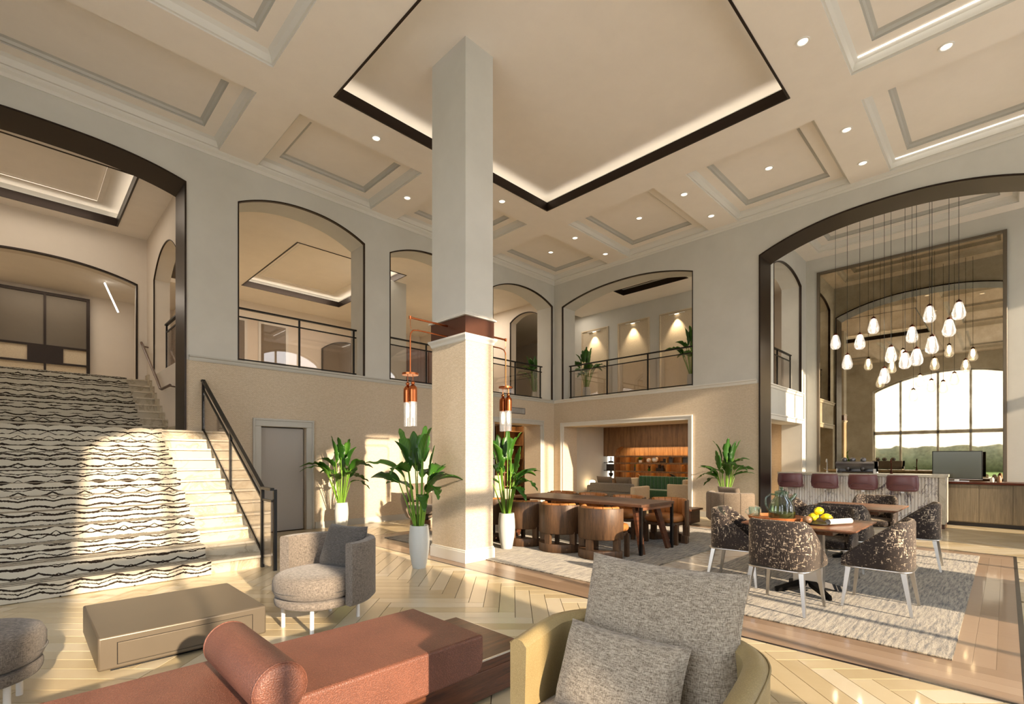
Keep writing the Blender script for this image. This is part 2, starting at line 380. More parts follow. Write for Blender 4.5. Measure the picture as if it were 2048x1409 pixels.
# wall slab with (arched) openings; axis 'x': wall runs along X at Y=pos..pos+th ; axis 'y': along Y at X=pos..pos+th
def arc(op, u):
    ua, ub, zb, zs, za, p = op; c = (ua+ub)/2; h = (ub-ua)/2
    return zs+(za-zs)*(1-min(1, abs(u-c)/h)**p)
def wall(name, mat, axis, pos, th, u0, u1, z0, z1, ops, parent=None, N=28):
    mb = MB(); T = (lambda u, d, z: (u, pos+d, z)) if axis == 'x' else (lambda u, d, z: (pos+d, u, z))
    def front(ua, ub, zal, zah, zbl, zbh):
        for d in (0, th): mb.add([T(ua, d, zal), T(ub, d, zbl), T(ub, d, zbh), T(ua, d, zah)], [(0, 1, 2, 3)])
    def rev(ua, za, ub, zb): mb.add([T(ua, 0, za), T(ub, 0, zb), T(ub, th, zb), T(ua, th, za)], [(0, 1, 2, 3)])
    ops = sorted(ops); u = u0
    for op in ops:
        ua, ub, zb, zs, za, p = op
        front(u, ua, z0, z1, z0, z1)
        if zb > z0: front(ua, ub, z0, zb, z0, zb); rev(ua, zb, ub, zb)
        k = N if za > zs else 1
        rev(ua, zb, ua, zs); rev(ub, zb, ub, zs)
        for i in range(k):
            a = ua+(ub-ua)*i/k; b2 = ua+(ub-ua)*(i+1)/k; ha = arc(op, a) if za > zs else zs; hb = arc(op, b2) if za > zs else zs
            if ha < z1: front(a, b2, ha, z1, hb, z1)
            if ha < z1-.001 or hb < z1-.001: rev(a, ha, b2, hb)
        u = ub
    front(u, u1, z0, z1, z0, z1)
    rev(u0, z0, u0, z1); rev(u1, z0, u1, z1)
    me = bpy.data.meshes.new(name); me.from_pydata(mb.v, [], mb.f); me.update(); me.materials.append(MATS[mat])
    o = bpy.data.objects.new(name, me); COL.objects.link(o)
    if parent is not None: o.parent = parent
    else: o['kind'] = 'structure'
    return o
def arch_frame(name, mat, axis, pos, d0, d1, op, w, parent, sill=True, N=36):
    ua, ub, zb, zs, za, p = op
    path = [(ua, zb)] + [(ua+(ub-ua)*i/N, arc(op, ua+(ub-ua)*i/N)) for i in range(N+1)] + [(ub, zb)]
    path[1] = (ua, zs); path[-2] = (ub, zs)
    c = ((ua+ub)/2, zs); rings = []
    for i, (u, z) in enumerate(path):
        a = path[max(i-1, 0)]; b2 = path[min(i+1, len(path)-1)]
        dx, dz = b2[0]-a[0], b2[1]-a[1]; l = math.hypot(dx, dz) or 1
        nx, nz = dz/l, -dx/l      # inward
        if i in (1, len(path)-2): nx, nz = (1, -1) if i == 1 else (-1, -1); nx *= .9; nz *= .9
        iu, iz = u+nx*w, z+nz*w
        if i in (0, len(path)-1): iz = z
        T = (lambda q, d, zz: (q, pos+d, zz)) if axis == 'x' else (lambda q, d, zz: (pos+d, q, zz))
        rings.append([T(u, d0, z), T(iu, d0, iz), T(iu, d1, iz), T(u, d1, z)])
    return MB().loft(rings).build(name, mat, parent, smooth=40)
# ================================================================== THE SETTING
A1 = (-1.35, 2.05, 0.0, 6.21, 6.42, 2.6)
A2 = (2.86, 5.41, ZR+.02, 6.17, 6.48, 2.2); A3 = (6.03, 8.58, ZR+.02, 6.17, 6.48, 2.2); A4 = (9.24, 11.79, ZR+.02, 6.17, 6.48, 2.2)
DOOR = (3.26, 4.115, 0, 2.05, 2.05, 2); DWAY = (9.3, 11.2, 0, 2.44, 2.44, 2)
B1 = (5.5, 9.68, ZR+.02, 6.10, 6.42, 2.2); BB = (-.60, 3.95, 0.0, 6.03, 6.48, 2.3); LIB = (5.62, 9.6, 0, 2.40, 2.40, 2)
# floors
fl = struct(box('floor', 'grout', -3.6, 16.0, -4.1, 14.2, -.12, -.012))
# herringbone cream planks
def clip(poly, x0, x1, y0, y1):
    for ax, lim, sg in ((0, x0, 1), (0, x1, -1), (1, y0, 1), (1, y1, -1)):
        out = []
        for i in range(len(poly)):
            a, b2 = poly[i-1], poly[i]; ia = sg*(a[ax]-lim) >= 0; ib = sg*(b2[ax]-lim) >= 0
            if ia != ib:
                t = (lim-a[ax])/(b2[ax]-a[ax]); out.append((a[0]+(b2[0]-a[0])*t, a[1]+(b2[1]-a[1])*t))
            if ib: out.append(b2)
        poly = out
        if len(poly) < 3: return None
    ar = abs(sum(poly[i-1][0]*poly[i][1]-poly[i][0]*poly[i-1][1] for i in range(len(poly))))/2
    return poly if ar > .002 else None
def set_tint(me, vals):
    at = me.attributes.new('tint', 'FLOAT', 'FACE'); at.data.foreach_set('value', vals)
PW, PL, GAP = .155, .93, .0028
FX0, FX1, FY0, FY1 = 4.13, 10.33, -.11, 8.33       # inlaid field with the rugs
zones = [(-3.5, FX0, -4, 10), (FX1, 15.76, -4, 10), (FX0, FX1, -4, FY0), (FX0, FX1, FY1, 10)]
planks = []
for k in range(-170, 170):
    for m_ in range(-16, 17):
        ox, oy = k*PW+m_*PL+.03, k*PW-m_*PL+.02
        for (w, h, dx, dy) in ((PL, PW, 0, 0), (PW, PL, 0, PW)):
            r = [(ox+dx+GAP, oy+dy+GAP), (ox+dx+w-GAP, oy+dy+GAP), (ox+dx+w-GAP, oy+dy+h-GAP), (ox+dx+GAP, oy+dy+h-GAP)]
            pts = [((p-q)*.70711, (-q-p)*.70711) for p, q in r]
            cx = sum(p[0] for p in pts)/4; cy = sum(p[1] for p in pts)/4
            if not (-4.2 < cx < 16.5 and -4.7 < cy < 10.7): continue
            for z in zones:
                c = clip(pts, *z)
                if c:
                    f = (cx+cy)*.7071; t = (cx-cy)*.7071/max(f, .01)
                    vis = f > 2.6 and abs(t) < 1.08
                    planks.append((0 if vis else 1, f, c))
planks.sort(key=lambda q: (q[0], q[1]))
def plank_mb(mb, c, z1=0):
    k = len(c); return mb.loft([[(x, y, -.012) for x, y in c], [(x, y, z1) for x, y in c]])
for i, (vis, f, c) in enumerate(planks[:300]):
    mb = plank_mb(MB(), c); o = mb.build('plank', 'plank_cream', fl); rr = random.random(); set_tint(o.data, [rr]*len(o.data.polygons))
mb = MB(); vals = []
for vis, f, c in planks[300:]:
    n0 = len(mb.f); plank_mb(mb, c); vals += [random.random()]*(len(mb.f)-n0)
me = bpy.data.meshes.new('plank_field'); me.from_pydata(mb.v, [], mb.f); me.update(); me.materials.append(MATS['plank_cream']); set_tint(me, vals)
o = bpy.data.objects.new('plank_field', me); COL.objects.link(o); o.parent = fl; o['kind'] = 'stuff'
# inlay lines, brown boards, marble strip
IX0, IX1, IY0, IY1 = FX0, FX1, FY0, FY1
for (a, b2, c, d) in ((IX0, IX0+.035, IY0, IY1), (IX1-.035, IX1, IY0, IY1), (IX0+.035, IX1-.035, IY0, IY0+.035), (IX0+.035, IX1-.035, IY1-.035, IY1)):
    box('inlay_strip', 'inlay_black', a, b2, c, d, -.012, .0005, fl)
def boards(x0, x1, y0, y1, along):
    L = (x1-x0) if along == 'x' else (y1-y0); Wd = (y1-y0) if along == 'x' else (x1-x0)
    nw = max(1, round(Wd/.13)); 
    for i in range(nw):
        p = -random.random()*.8
        while p < L:
            q = min(p+1.9, L); a = max(p, 0)
            if q-a > .02:
                w0 = Wd*i/nw+.0007; w1 = Wd*(i+1)/nw-.0007
                o = box('border_board', 'board_brown', *( (x0+a, x0+q-.001, y0+w0, y0+w1) if along == 'x' else (x0+w0, x0+w1, y0+a, y0+q-.001)), -.012, 0, fl)
                rr = random.random(); set_tint(o.data, [rr]*6)
            p += 1.9
boards(IX0+.035, 4.72, IY0+.035, IY1-.035, 'y'); boards(9.93, IX1-.035, IY0+.035, IY1-.035, 'y')
boards(4.72, 9.93, IY0+.035, .29, 'x'); boards(4.72, 9.93, 7.92, IY1-.035, 'x')
x = 4.72
while x < 9.9:
    box('marble_slab', 'floor_marble', x+.001, min(x+.87, 9.93)-.001, 2.72, 3.30, -.012, 0, fl); x += .87
# ---------------- walls of the lobby
wl = wall('wall_left', 'wallpaper', 'x', 10, .64, -3.9, 12.5, 0, 3.15, [A1[:3]+(3.15, 3.15, 2), DOOR, DWAY])
wu = wall('wall_left_upper', 'plaster', 'x', 10, .64, -3.9, 12.5, 3.15, ZC+.4, [(A1[0], A1[1], 3.15)+A1[3:], A2, A3, A4])
wr = wall('wall_right', 'wallpaper', 'y', 11.86, .64, -4.3, 10, 0, 3.15, [LIB, BB[:3]+(3.15, 3.15, 2)])
wru = wall('wall_right_upper', 'plaster', 'y', 11.86, .64, -4.3, 10, 3.15, ZC+.4, [B1, (BB[0], BB[1], 3.15)+BB[3:]])
for a in (A2, A3, A4): arch_frame('arch_edge', 'bronze', 'x', 10, -.012, .05, a, .022, wu)
arch_frame('arch_edge', 'bronze', 'y', 11.86, -.012, .05, B1, .022, wru)
arch_frame('arch_lining', 'bronze', 'x', 10, -.03, .66, (A1[0], A1[1], 1.925)+A1[3:], .03, wu)
arch_frame('arch_lining', 'bronze', 'y', 11.86, -.03, .68, BB, .035, wru)
# chair rails (profiled)
def rail_prof(mb, axis, pos, u0, u1, sgn, z=3.14, s=1.0):
    prof = [(0, 0), (.02*s, .0), (.03*s, .03*s), (.03*s, .055*s), (.055*s, .07*s), (.055*s, .095*s), (0, .095*s)]
    T = (lambda u, d, zz: (u, pos+sgn*d, zz)) if axis == 'x' else (lambda u, d, zz: (pos+sgn*d, u, zz))
    return mb.loft([[T(u, d, z+h) for d, h in prof] for u in (u0, u1)])
struct(rail_prof(MB(), 'x', 10, 2.09, 11.86, -1).build('trim_1', 'trim_grey'))
struct(rail_prof(MB(), 'y', 11.86, 3.99, 10, -1).build('trim_2', 'trim_white'))
struct(rail_prof(MB(), 'x', 10, -3.5, -1.39, -1).build('trim_3', 'trim_grey'))
# wall/ceiling cornice
def cornice(mb, axis, pos, u0, u1, sgn, z):
    prof = [(0, -.10), (.015, -.10), (.03, -.07), (.03, -.05), (.07, -.015), (.08, 0), (0, 0)]
    T = (lambda u, d, zz: (u, pos+sgn*d, zz)) if axis == 'x' else (lambda u, d, zz: (pos+sgn*d, u, zz))
    return mb.loft([[T(u, d, z+h) for d, h in prof] for u in (u0, u1)])
struct(cornice(MB(), 'x', 10, -3.5, 11.86, -1, ZC).build('trim_4', 'trim_white')); struct(cornice(MB(), 'y', 11.86, -4, 10, -1, ZC).build('trim_5', 'trim_white'))
struct(box('baseboard_left', 'trim_grey', 4.3, 9.2, 9.975, 10, 0, .13)); struct(box('baseboard_right', 'trim_grey', 11.835, 11.86, 3.99, 5.45, 0, .13))
# window walls behind the camera
WD = [(-1.0, 1.0), (2.6, 5.75), (7.69, 10.84), (12.9, 15.4)]
opsD = [(a, b2, .02, 6.15, 6.70, 2.2) for a, b2 in WD]
wall('wall_front', 'plaster', 'x', -4.4, .4, -3.9, 16.2, 0, ZC+.4, opsD)
opC = (-1.55, 5.45, .02, 5.25, 6.15, 2.1)
wall('wall_window_side', 'plaster', 'y', -3.9, .4, -4.4, 10.64, 0, ZC+.4, [opC])
nwin = 0
def window(op, axis, pos, muls, trans, mw=.08, lower=None):
    global nwin; nwin += 1
    root = bpy.data.objects.new('window_%d' % nwin, None); COL.objects.link(root); root['kind'] = 'structure'
    ua, ub, zb, zs, za, p = op; T = (lambda u, z: (u, pos, z)) if axis == 'x' else (lambda u, z: (pos, u, z))
    arch_frame('window_frame', 'trim_grey', axis, pos, -.05, .05, op, .09, root)
    us = [ua]+muls+[ub]
    for m_ in muls:
        h = arc(op, m_)
        o = (MB().box(m_-mw/2, m_+mw/2, pos-.05, pos+.05, zb, h) if axis == 'x' else MB().box(pos-.05, pos+.05, m_-mw/2, m_+mw/2, zb, h)).build('mullion', 'trim_grey', root)
    for (a, b2) in trans:
        (MB().box(ua, ub, pos-.05, pos+.05, a, b2) if axis == 'x' else MB().box(pos-.05, pos+.05, ua, ub, a, b2)).build('transom', 'trim_grey', root)
    zz = [zb]+[t for q in trans for t in q]+[None]
    for i in range(len(us)-1):
        a, b2 = us[i]+mw/2, us[i+1]-mw/2
        for j in range(0, len(zz)-1, 2):
            lo, hi = zz[j], zz[j+1]
            if hi is not None: poly = [(a, lo), (b2, lo), (b2, hi), (a, hi)]
            else: poly = [(a, lo), (b2, lo)]+[(b2+(a-b2)*q/10, arc(op, b2+(a-b2)*q/10)-.03) for q in range(11)]
            MB().add([T(u, z) for u, z in poly], [tuple(range(len(poly)))]).build('pane', 'window_glass', root)
for (a, b2), op in zip(WD, opsD):
    muls = [a+(b2-a)/3, a+2*(b2-a)/3] if b2-a > 2.2 else [(a+b2)/2]
    window(op, 'x', -4.2, muls, [(3.85, 4.09)])
window(opC, 'y', -3.7, [-.3, 1.3, 2.6, 4.2], [(2.75, 2.95)], .1)
# ---------------- ceiling with coffers
cb_ = MB()
def plane_rect(mb, x0, x1, y0, y1, z): mb.add([(x0, y0, z), (x1, y0, z), (x1, y1, z), (x0, y1, z)], [(0, 1, 2, 3)])
CO = []
xs = [(-2.7, 2.53), (3.17, 5.5), (6.15, 8.45), (9.13, 11.78)]
ys = [(-3.4, -1.3), (-.65, 1.57), (2.2, 4.39), (5.06, 7.28), (7.95, 9.92)]
TR = (3.38, 8.31, 2.32, 7.21)
for i, (a, b2) in enumerate(xs):
    for j, (c, d) in enumerate(ys):
        if i in (1, 2) and j in (2, 3): continue
        CO.append((a, b2, c, d))
holes = CO+[TR]
bx = sorted(set([-3.9, 12.1]+[h[0] for h in holes]+[h[1] for h in holes])); by = sorted(set([-4.4, 10.3]+[h[2] for h in holes]+[h[3] for h in holes]))
for i in range(len(bx)-1):
    for j in range(len(by)-1):
        mx_, my_ = (bx[i]+bx[i+1])/2, (by[j]+by[j+1])/2
        if any(h[0] < mx_ < h[1] and h[2] < my_ < h[3] for h in holes): continue
        plane_rect(cb_, bx[i], bx[i+1], by[j], by[j+1], ZC)
me = bpy.data.meshes.new('ceiling'); me.from_pydata(cb_.v, [], cb_.f); me.materials.append(MATS['ceiling_paint'])
ce = bpy.data.objects.new('ceiling', me); COL.objects.link(ce); ce['kind'] = 'structure'
def rr_(x0, x1, y0, y1, i, z): return [(x0+i, y0+i, z), (x1-i, y0+i, z), (x1-i, y1-i, z), (x0+i, y1-i, z)]
def coffer(x0, x1, y0, y1, zc, parent, led=None):
    pr = [(0, 0), (0, .025), (.025, .03), (.03, .07), (.05, .115), (.085, .14), (.10, .15)]
    MB().loft([rr_(x0, x1, y0, y1, i, zc+z) for i, z in pr], cap=False).build('coffer_cornice', 'trim_white', parent, smooth=25)
    MB().loft([rr_(x0, x1, y0, y1, i, zc+z) for i, z in [(.10, .15), (.29, .15)]], cap=False).build('coffer_border', 'ceiling_paint', parent)
    MB().loft([rr_(x0, x1, y0, y1, i, zc+z) for i, z in [(.29, .15), (.29, .17), (.31, .175), (.33, .21), (.37, .225)]], cap=False).build('coffer_moulding', 'trim_grey', parent, smooth=25)
    mb = MB(); plane_rect(mb, x0+.37, x1-.37, y0+.37, y1-.37, zc+.225); mb.build('coffer_panel', 'ceiling_paint', parent)
    if led == 'x+': box('led_strip', 'led_bright', x1-.115, x1-.105, y0+.1, y1-.1, zc+.138, zc+.148, parent)
    if led == 'x0': pass
    if led == 'y+': box('led_strip', 'led_bright', x0+.1, x1-.1, y1-.115, y1-.105, zc+.138, zc+.148, parent)
for c in CO:
    led = 'x+' if (c[0] > 9 and c[3] < 2) or (6 < c[0] < 9 and c[3] < 2) else None
    coffer(*c, ZC, ce, led)
# central tray: bronze fascia, lit cove, upper ceiling
def tray(x0, x1, y0, y1, z, parent, h=.17, top=.30, out=.14, t=.03, strip=True):
    for (a, b2, c, d) in ((x0, x1, y0, y0+t), (x0, x1, y1-t, y1), (x0, x0+t, y0+t, y1-t), (x1-t, x1, y0+t, y1-t)):
        box('fascia_board', 'bronze', a, b2, c, d, z-.01, z+h, parent)
    MB().loft([rr_(x0, x1, y0, y1, i, z+q) for i, q in [(0, h-.06), (-out, h-.06), (-out, top)]], cap=False).build('cove', 'trim_white', parent)
    mb = MB(); plane_rect(mb, x0-out, x1+out, y0-out, y1+out, z+top); mb.build('tray_panel', 'ceiling_paint', parent)
    if strip:
        a = .05
        for (p, q, c, d) in ((x0, x1, y1+a, y1+a+.02), (x0, x1, y0-a-.02, y0-a), (x0-a-.02, x0-a, y0, y1), (x1+a, x1+a+.02, y0, y1)):
            box('led_strip', 'led_line', p, q, c, d, z+h-.055, z+h-.04, parent)
tray(*TR, ZC, ce)
# roof and outer shells, unseen, added to keep sky light from leaking in
struct(box('sky_seal_roof', 'cream_paint', -4.2, 17, -4.6, 20.4, 7.5, 7.7)); 
for nm, q in (('sky_seal_wall_1', (16.3, 16.5, 3.9, 20.4, -.1, 7.5)), ('sky_seal_wall_2', (-2.2, 16.5, 20.0, 20.2, 0, 7.5)), ('sky_seal_wall_3', (-2.1, -1.9, 10.64, 20.2, 0, 7.5)), ('sky_seal_wall_4', (15.9, 16.3, -4.4, 4.2, -.1, 7.5))):
    struct(box(nm, 'cream_paint', *q))
# ---------------- column
col = bpy.data.objects.new('column', None); COL.objects.link(col); struct(col, 'square lobby column with a brown band and pale upper shaft'); col['category'] = 'column'
CX0, CX1, CY0, CY1 = 4.33, 4.84, 5.23, 6.0
def ring_box(name, mat, z0, z1, e, bevel=0): return box(name, mat, CX0-e, CX1+e, CY0-e, CY1+e, z0, z1, col, bevel)
ring_box('plinth', 'trim_white', 0, .155, .022, .004); ring_box('plinth_moulding', 'trim_white', .155, .18, .012, .006)
ring_box('papered_shaft', 'wallpaper', .18, 3.08, 0); 
MB().loft([[(CX0-e, CY0-e, z), (CX1+e, CY0-e, z), (CX1+e, CY1+e, z), (CX0-e, CY1+e, z)] for e, z in ((0, 3.06), (.012, 3.07), (.02, 3.10), (.045, 3.13), (.045, 3.155), (0, 3.16))]).build('capital_moulding', 'trim_white', col)
ring_box('metal_band', 'brown_metal', 3.16, 3.40, .012)
MB().loft([[(CX0-e, CY0-e, z), (CX1+e, CY0-e, z), (CX1+e, CY1+e, z), (CX0-e, CY1+e, z)] for e, z in ((0, 3.40), (.04, 3.405), (.04, 3.42), (.015, 3.44), (0, 3.46))]).build('base_moulding', 'trim_white', col)
ring_box('upper_shaft', 'plaster', 3.45, ZC+.30, 0)
# ---------------- door and doorways in the left wall
def casing(axis, pos, op, w, sgn, parent, mat, t=.03):
    ua, ub, zb, zs = op[:4]
    def bx_(a, b2, z0, z1, e=0):
        d0, d1 = sorted((pos, pos+sgn*(t+e)))
        return (MB().box(a, b2, d0, d1, z0, z1) if axis == 'x' else MB().box(d0, d1, a, b2, z0, z1)).build('casing', mat, parent, bevel=.008)
    bx_(ua-w, ua, 0, zs); bx_(ub, ub+w, 0, zs); bx_(ua-w, ub+w, zs, zs+w)
    bx_(ua-w-.02, ua-w+.02, 0, zs+w, .02); bx_(ub+w-.02, ub+w+.02, 0, zs+w, .02); bx_(ua-w-.02, ub+w+.02, zs+w-.02, zs+w+.02, .02)
d1 = bpy.data.objects.new('door_1', None); COL.objects.link(d1); d1['kind'] = 'structure'
casing('x', 10, DOOR, .13, -1, d1, 'trim_grey'); box('door_leaf', 'door_grey', DOOR[0]+.02, DOOR[1]-.02, 10.09, 10.14, .01, DOOR[3]-.02, d1)
box('door_backing', 'door_dark', DOOR[0], DOOR[1], 10.15, 10.3, 0, DOOR[3], d1)
d2 = bpy.data.objects.new('door_2', None); COL.objects.link(d2); d2['kind'] = 'structure'; casing('x', 10, DWAY, .12, -1, d2, 'trim_grey')
d3 = bpy.data.objects.new('door_3', None); COL.objects.link(d3); d3['kind'] = 'structure'; casing('y', 11.86, LIB, .10, -1, d3, 'trim_white')
# room behind the right doorway of the left wall
struct(box('wall_snug_back', 'door_dark', 8.6, 12.4, 11.9, 12.0, 0, 3.0)); struct(box('wall_snug_left', 'cream_paint', 8.5, 8.6, 10.64, 12, 0, 3.0)); struct(box('wall_snug_right', 'cream_paint', 12.4, 12.5, 10.64, 12, 0, 3.0)); struct(box('ceiling_snug', 'cream_paint', 8.5, 12.5, 10.6, 12, 2.75, 2.8))
# ---------------- upper gallery behind the left wall
struct(box('floor_gallery_left', 'plank_cream', 2.15, 16.3, 10.64, 20, 3.02, 3.20))
set_tint(bpy.data.objects['floor_gallery_left'].data, [.5]*6)
struct(box('wall_gallery_back', 'cream_paint', 2.15, 16.3, 17.5, 17.7, 3.2, 7.0))
GC = 6.56
gtray = (4.67, 7.7, 11.86, 16.0)
def ceiling_hole(name, x0, x1, y0, y1, z, hs):
    mb = MB(); xs_ = sorted(set([x0, x1]+[h[0] for h in hs]+[h[1] for h in hs])); ys_ = sorted(set([y0, y1]+[h[2] for h in hs]+[h[3] for h in hs]))
    for i in range(len(xs_)-1):
        for j in range(len(ys_)-1):
            a, b2 = (xs_[i]+xs_[i+1])/2, (ys_[j]+ys_[j+1])/2
            if any(h[0] < a < h[1] and h[2] < b2 < h[3] for h in hs): continue
            plane_rect(mb, xs_[i], xs_[i+1], ys_[j], ys_[j+1], z)
    return struct(mb.build(name, 'ceiling_paint'))
gl = ceiling_hole('ceiling_gallery_left', 2.15, 16.3, 10.64, 17.5, GC, [gtray]); tray(*gtray, GC, gl, .16, .28, .10)
MB().loft([rr_(*gtray, i, GC+.28-q) for i, q in ((.35, 0), (.35, .02), (.42, .03), (.42, 0))], cap=False).build('tray_moulding', 'ceiling_paint', gl)
wall('wall_gallery_end', 'cream_paint', 'y', 12.0, .3, 10.64, 17.5, 3.2, 7.0, [(10.72, 12.1, 3.2, 6.1, 6.32, 2.2)])
arch_frame('arch_edge', 'bronze', 'y', 12.0, -.012, .04, (10.72, 12.1, 3.2, 6.1, 6.32, 2.2), .022, bpy.data.objects['wall_gallery_end'])
struct(box('wall_gallery_pier', 'plaster', 7.35, 8.09, 12.5, 13.2, 3.2, GC)); struct(box('wall_gallery_screen', 'brown_metal', 8.3, 11.6, 13.9, 14.0, 3.2, 5.1))
gb = bpy.data.objects['wall_gallery_back']
for q in ((4.4, 5.2), (5.7, 6.5)):
    MB().loft([[(q[0]-e, 17.5-d, 3.3), (q[1]+e, 17.5-d, 3.3), (q[1]+e, 17.5-d, 5.9+e), (q[0]-e, 17.5-d, 5.9+e)] for e, d in ((.08, 0), (.08, .03), (0, .03), (0, .01))], cap=False).build('wall_panel_moulding', 'trim_white', gb)
    box('wall_panel', 'tan_fabric', q[0], q[1], 17.485, 17.5, 3.3, 5.9, gb)
opg = (7.75, 9.6, 3.25, 5.4, 5.75, 2.2); ua, ub = opg[0], opg[1]
poly = [(ua, 3.25), (ub, 3.25)]+[(ub+(ua-ub)*i/16, arc(opg, ub+(ua-ub)*i/16)) for i in range(17)]
MB().prism(poly, 17.46, 17.5, 'y').build('arch_panel', 'tan_fabric', gb); arch_frame('arch_edge', 'bronze', 'x', 17.4, 0, .08, opg, .03, gb)
# gallery beyond the right wall, over the library
struct(box('floor_gallery_right', 'cream_paint', 12.5, 16.3, 4.5, 10.64, 2.62, 3.20))
gr = ceiling_hole('ceiling_gallery_right', 12.5, 16.3, 4.5, 10.64, 6.42, [(12.55, 13.09, 6.2, 8.28)]); tray(12.55, 13.09, 6.2, 8.28, 6.42, gr, .15, .26, .02, .02, False)
gw = struct(box('wall_gallery_right', 'plaster', 14.12, 14.3, 5.2, 11.2, 3.2, 7.0)); struct(box('wall_gallery_turn', 'cream_paint', 14.12, 16.3, 5.1, 5.2, 3.2, 7.0))
for (a, b2) in ((9.5, 10.62), (7.96, 9.13), (6.45, 7.62), (4.95+.3, 6.1)):
    MB().loft([[(14.12-d, a-e+.07, 3.45-e), (14.12-d, b2+e-.07, 3.45-e), (14.12-d, b2+e-.07, 5.83+e), (14.12-d, a-e+.07, 5.83+e)] for e, d in ((.07, 0), (.07, .035), (.03, .05), (.02, .02), (0, .02), (0, .004))], cap=False).build('wall_panel_moulding', 'cream_fabric', gw)
    box('wall_panel', 'cream_fabric', 14.112, 14.12, a+.07, b2-.07, 3.45, 5.83, gw)
    c = (a+b2)/2
    pl = thing('picture_light', 'slim panel light on the upper gallery wall panel %s' % {10.06: 'nearest the inner corner', 8.545: 'second from the inner corner', 7.035: 'third from the inner corner'}.get(round(c, 3), 'farthest from the inner corner'), 'lamp', (14.10, c, 5.80), 0, 'gallery panel lights')
    MB().box(-.07, 0, -.25, .25, 0, .02).build('lamp_body', 'white_metal', pl, bevel=.004); MB().box(-.05, -.01, -.06, .06, -.006, 0).build('lamp_lens', 'bulb', pl)
    sp_ = bpy.data.lights.new('panel_spot', 'SPOT'); sp_.energy = 45; sp_.color = (1, .78, .5); sp_.spot_size = math.radians(75); sp_.spot_blend = .7; sp_.shadow_soft_size = .03
    so_ = bpy.data.objects.new('panel_spot', sp_); COL.objects.link(so_); so_.location = (13.98, c, 5.77); so_.rotation_euler = Vector((.13, 0, -1)).to_track_quat('-Z', 'Y').to_euler(); so_.parent = None
# ---------------- stairwell beyond the big arch
struct(box('wall_stair_left', 'cream_paint', -1.9, -1.42, 10.64, 20, 0, 7.0))
A5 = (10.95, 13.2, 3.25, 5.35, 5.80, 2.2)
ws = wall('wall_stair_right', 'cream_paint', 'y', 2.1, .3, 10.64, 14.0, 0, 7.0, [A5]); arch_frame('arch_edge', 'bronze', 'y', 2.1, -.006, .02, A5, .014, ws)
A6 = (-1.3, 1.93, 3.2, 5.40, 5.66, 2.2)
wb_ = wall('wall_stair_back', 'cream_paint', 'x', 14.0, .4, -1.9, 2.4, 3.2, 7.0, [A6]); arch_frame('arch_edge', 'bronze', 'x', 14.0, -.02, .05, A6, .035, wb_)
st = ceiling_hole('ceiling_stair', -1.9, 2.1, 10.64, 14.0, 6.46, [(-1.2, 1.53, 10.9, 13.6)]); tray(-1.2, 1.53, 10.9, 13.6, 6.46, st, .16, .30, .08)
MB().loft([rr_(-1.2, 1.53, 10.9, 13.6, i, 6.76-q) for i, q in ((.3, 0), (.3, .02), (.38, .03), (.38, 0))], cap=False).build('tray_moulding', 'ceiling_paint', st)
struct(box('floor_hall', 'plank_cream', -1.9, 3.2, 14.0, 20, 3.05, 3.20)); set_tint(bpy.data.objects['floor_hall'].data, [.5]*6)
struct(box('wall_hall_back', 'cream_paint', -1.9, 3.4, 17.2, 17.3, 3.2, 6.4)); struct(box('ceiling_hall', 'ceiling_paint', -1.9, 3.4, 14.4, 17.3, 5.74, 5.84)); struct(box('wall_hall_right', 'cream_paint', 3.2, 3.4, 14.4, 17.2, 3.2, 6.4))
d4 = bpy.data.objects.new('door_4', None); COL.objects.link(d4); d4['kind'] = 'structure'
for (a, b2, z0, z1) in ((-1.3, 1.34, 5.55, 5.62), (1.27, 1.34, 3.2, 5.55), (-1.3, 1.27, 4.24, 4.29), (-1.3, 1.27, 3.82, 3.87), (.455, .50, 4.29, 5.55), (.455, .50, 3.2, 3.82), (.16, .82, 3.87, 4.24), (-.42, -.375, 3.2, 5.55)):
    box('screen_bar', 'bronze', a, b2, 17.05, 17.11, z0, z1, d4)
for (a, b2, z0, z1, mt) in ((.5, 1.27, 4.29, 5.55, 'taupe_metal'), (-.375, .455, 4.29, 5.55, 'taupe_metal'), (.82, 1.27, 3.87, 4.24, 'cream_fabric'), (-.375, .16, 3.87, 4.24, 'cream_fabric'), (.5, 1.27, 3.2, 3.82, 'cream_fabric'), (-.375, .455, 3.2, 3.82, 'cream_fabric')):
    box('screen_pane', mt, a, b2, 17.09, 17.10, z0, z1, d4)
rod = thing('linear_lamp', 'slanted glowing tube lamp in the hall above the stairs', 'lamp', (1.49, 15.5, 5.70))
MB().tube([(0, 0, 0), (.26, 0, -.66)], .018).build('lamp_tube', 'led_bright', rod); MB().tube([(0, 0, 0), (0, 0, .05)], .012).build('mount', 'white_metal', rod)
# ---------------- staircase
stc = bpy.data.objects.new('staircase', None); COL.objects.link(stc); struct(stc, 'broad stone staircase rising through the dark arch'); stc['category'] = 'staircase'
RISE, RUN, SY = .16, .27, 7.0
def step(x0, x1, y0, y1, zt, zb):
    MB().box(x0, x1, y0, y1, zb, zt-.03).build('riser', 'stair_stone', stc); return MB().box(x0, x1+.02, y0-.032, y1-.001, zt-.03, zt).build('tread', 'stair_stone_lit', stc)
for i in range(12):
    y0 = SY+i*RUN; y1 = SY+(i+1)*RUN if i < 11 else 9.999
    step(-3.4, 2.42, y0, y1+(.0 if i < 11 else 0), RISE*(i+1), 0)
box('landing', 'stair_stone', -1.31, 2.01, 10.0, 11.82, 1.5, 1.92, stc)
for i in range(8): step(-1.40, 2.085, 11.8+i*.275, 11.8+(i+1)*.275 if i < 7 else 14.0, 1.92+RISE*(i+1), 1.5)
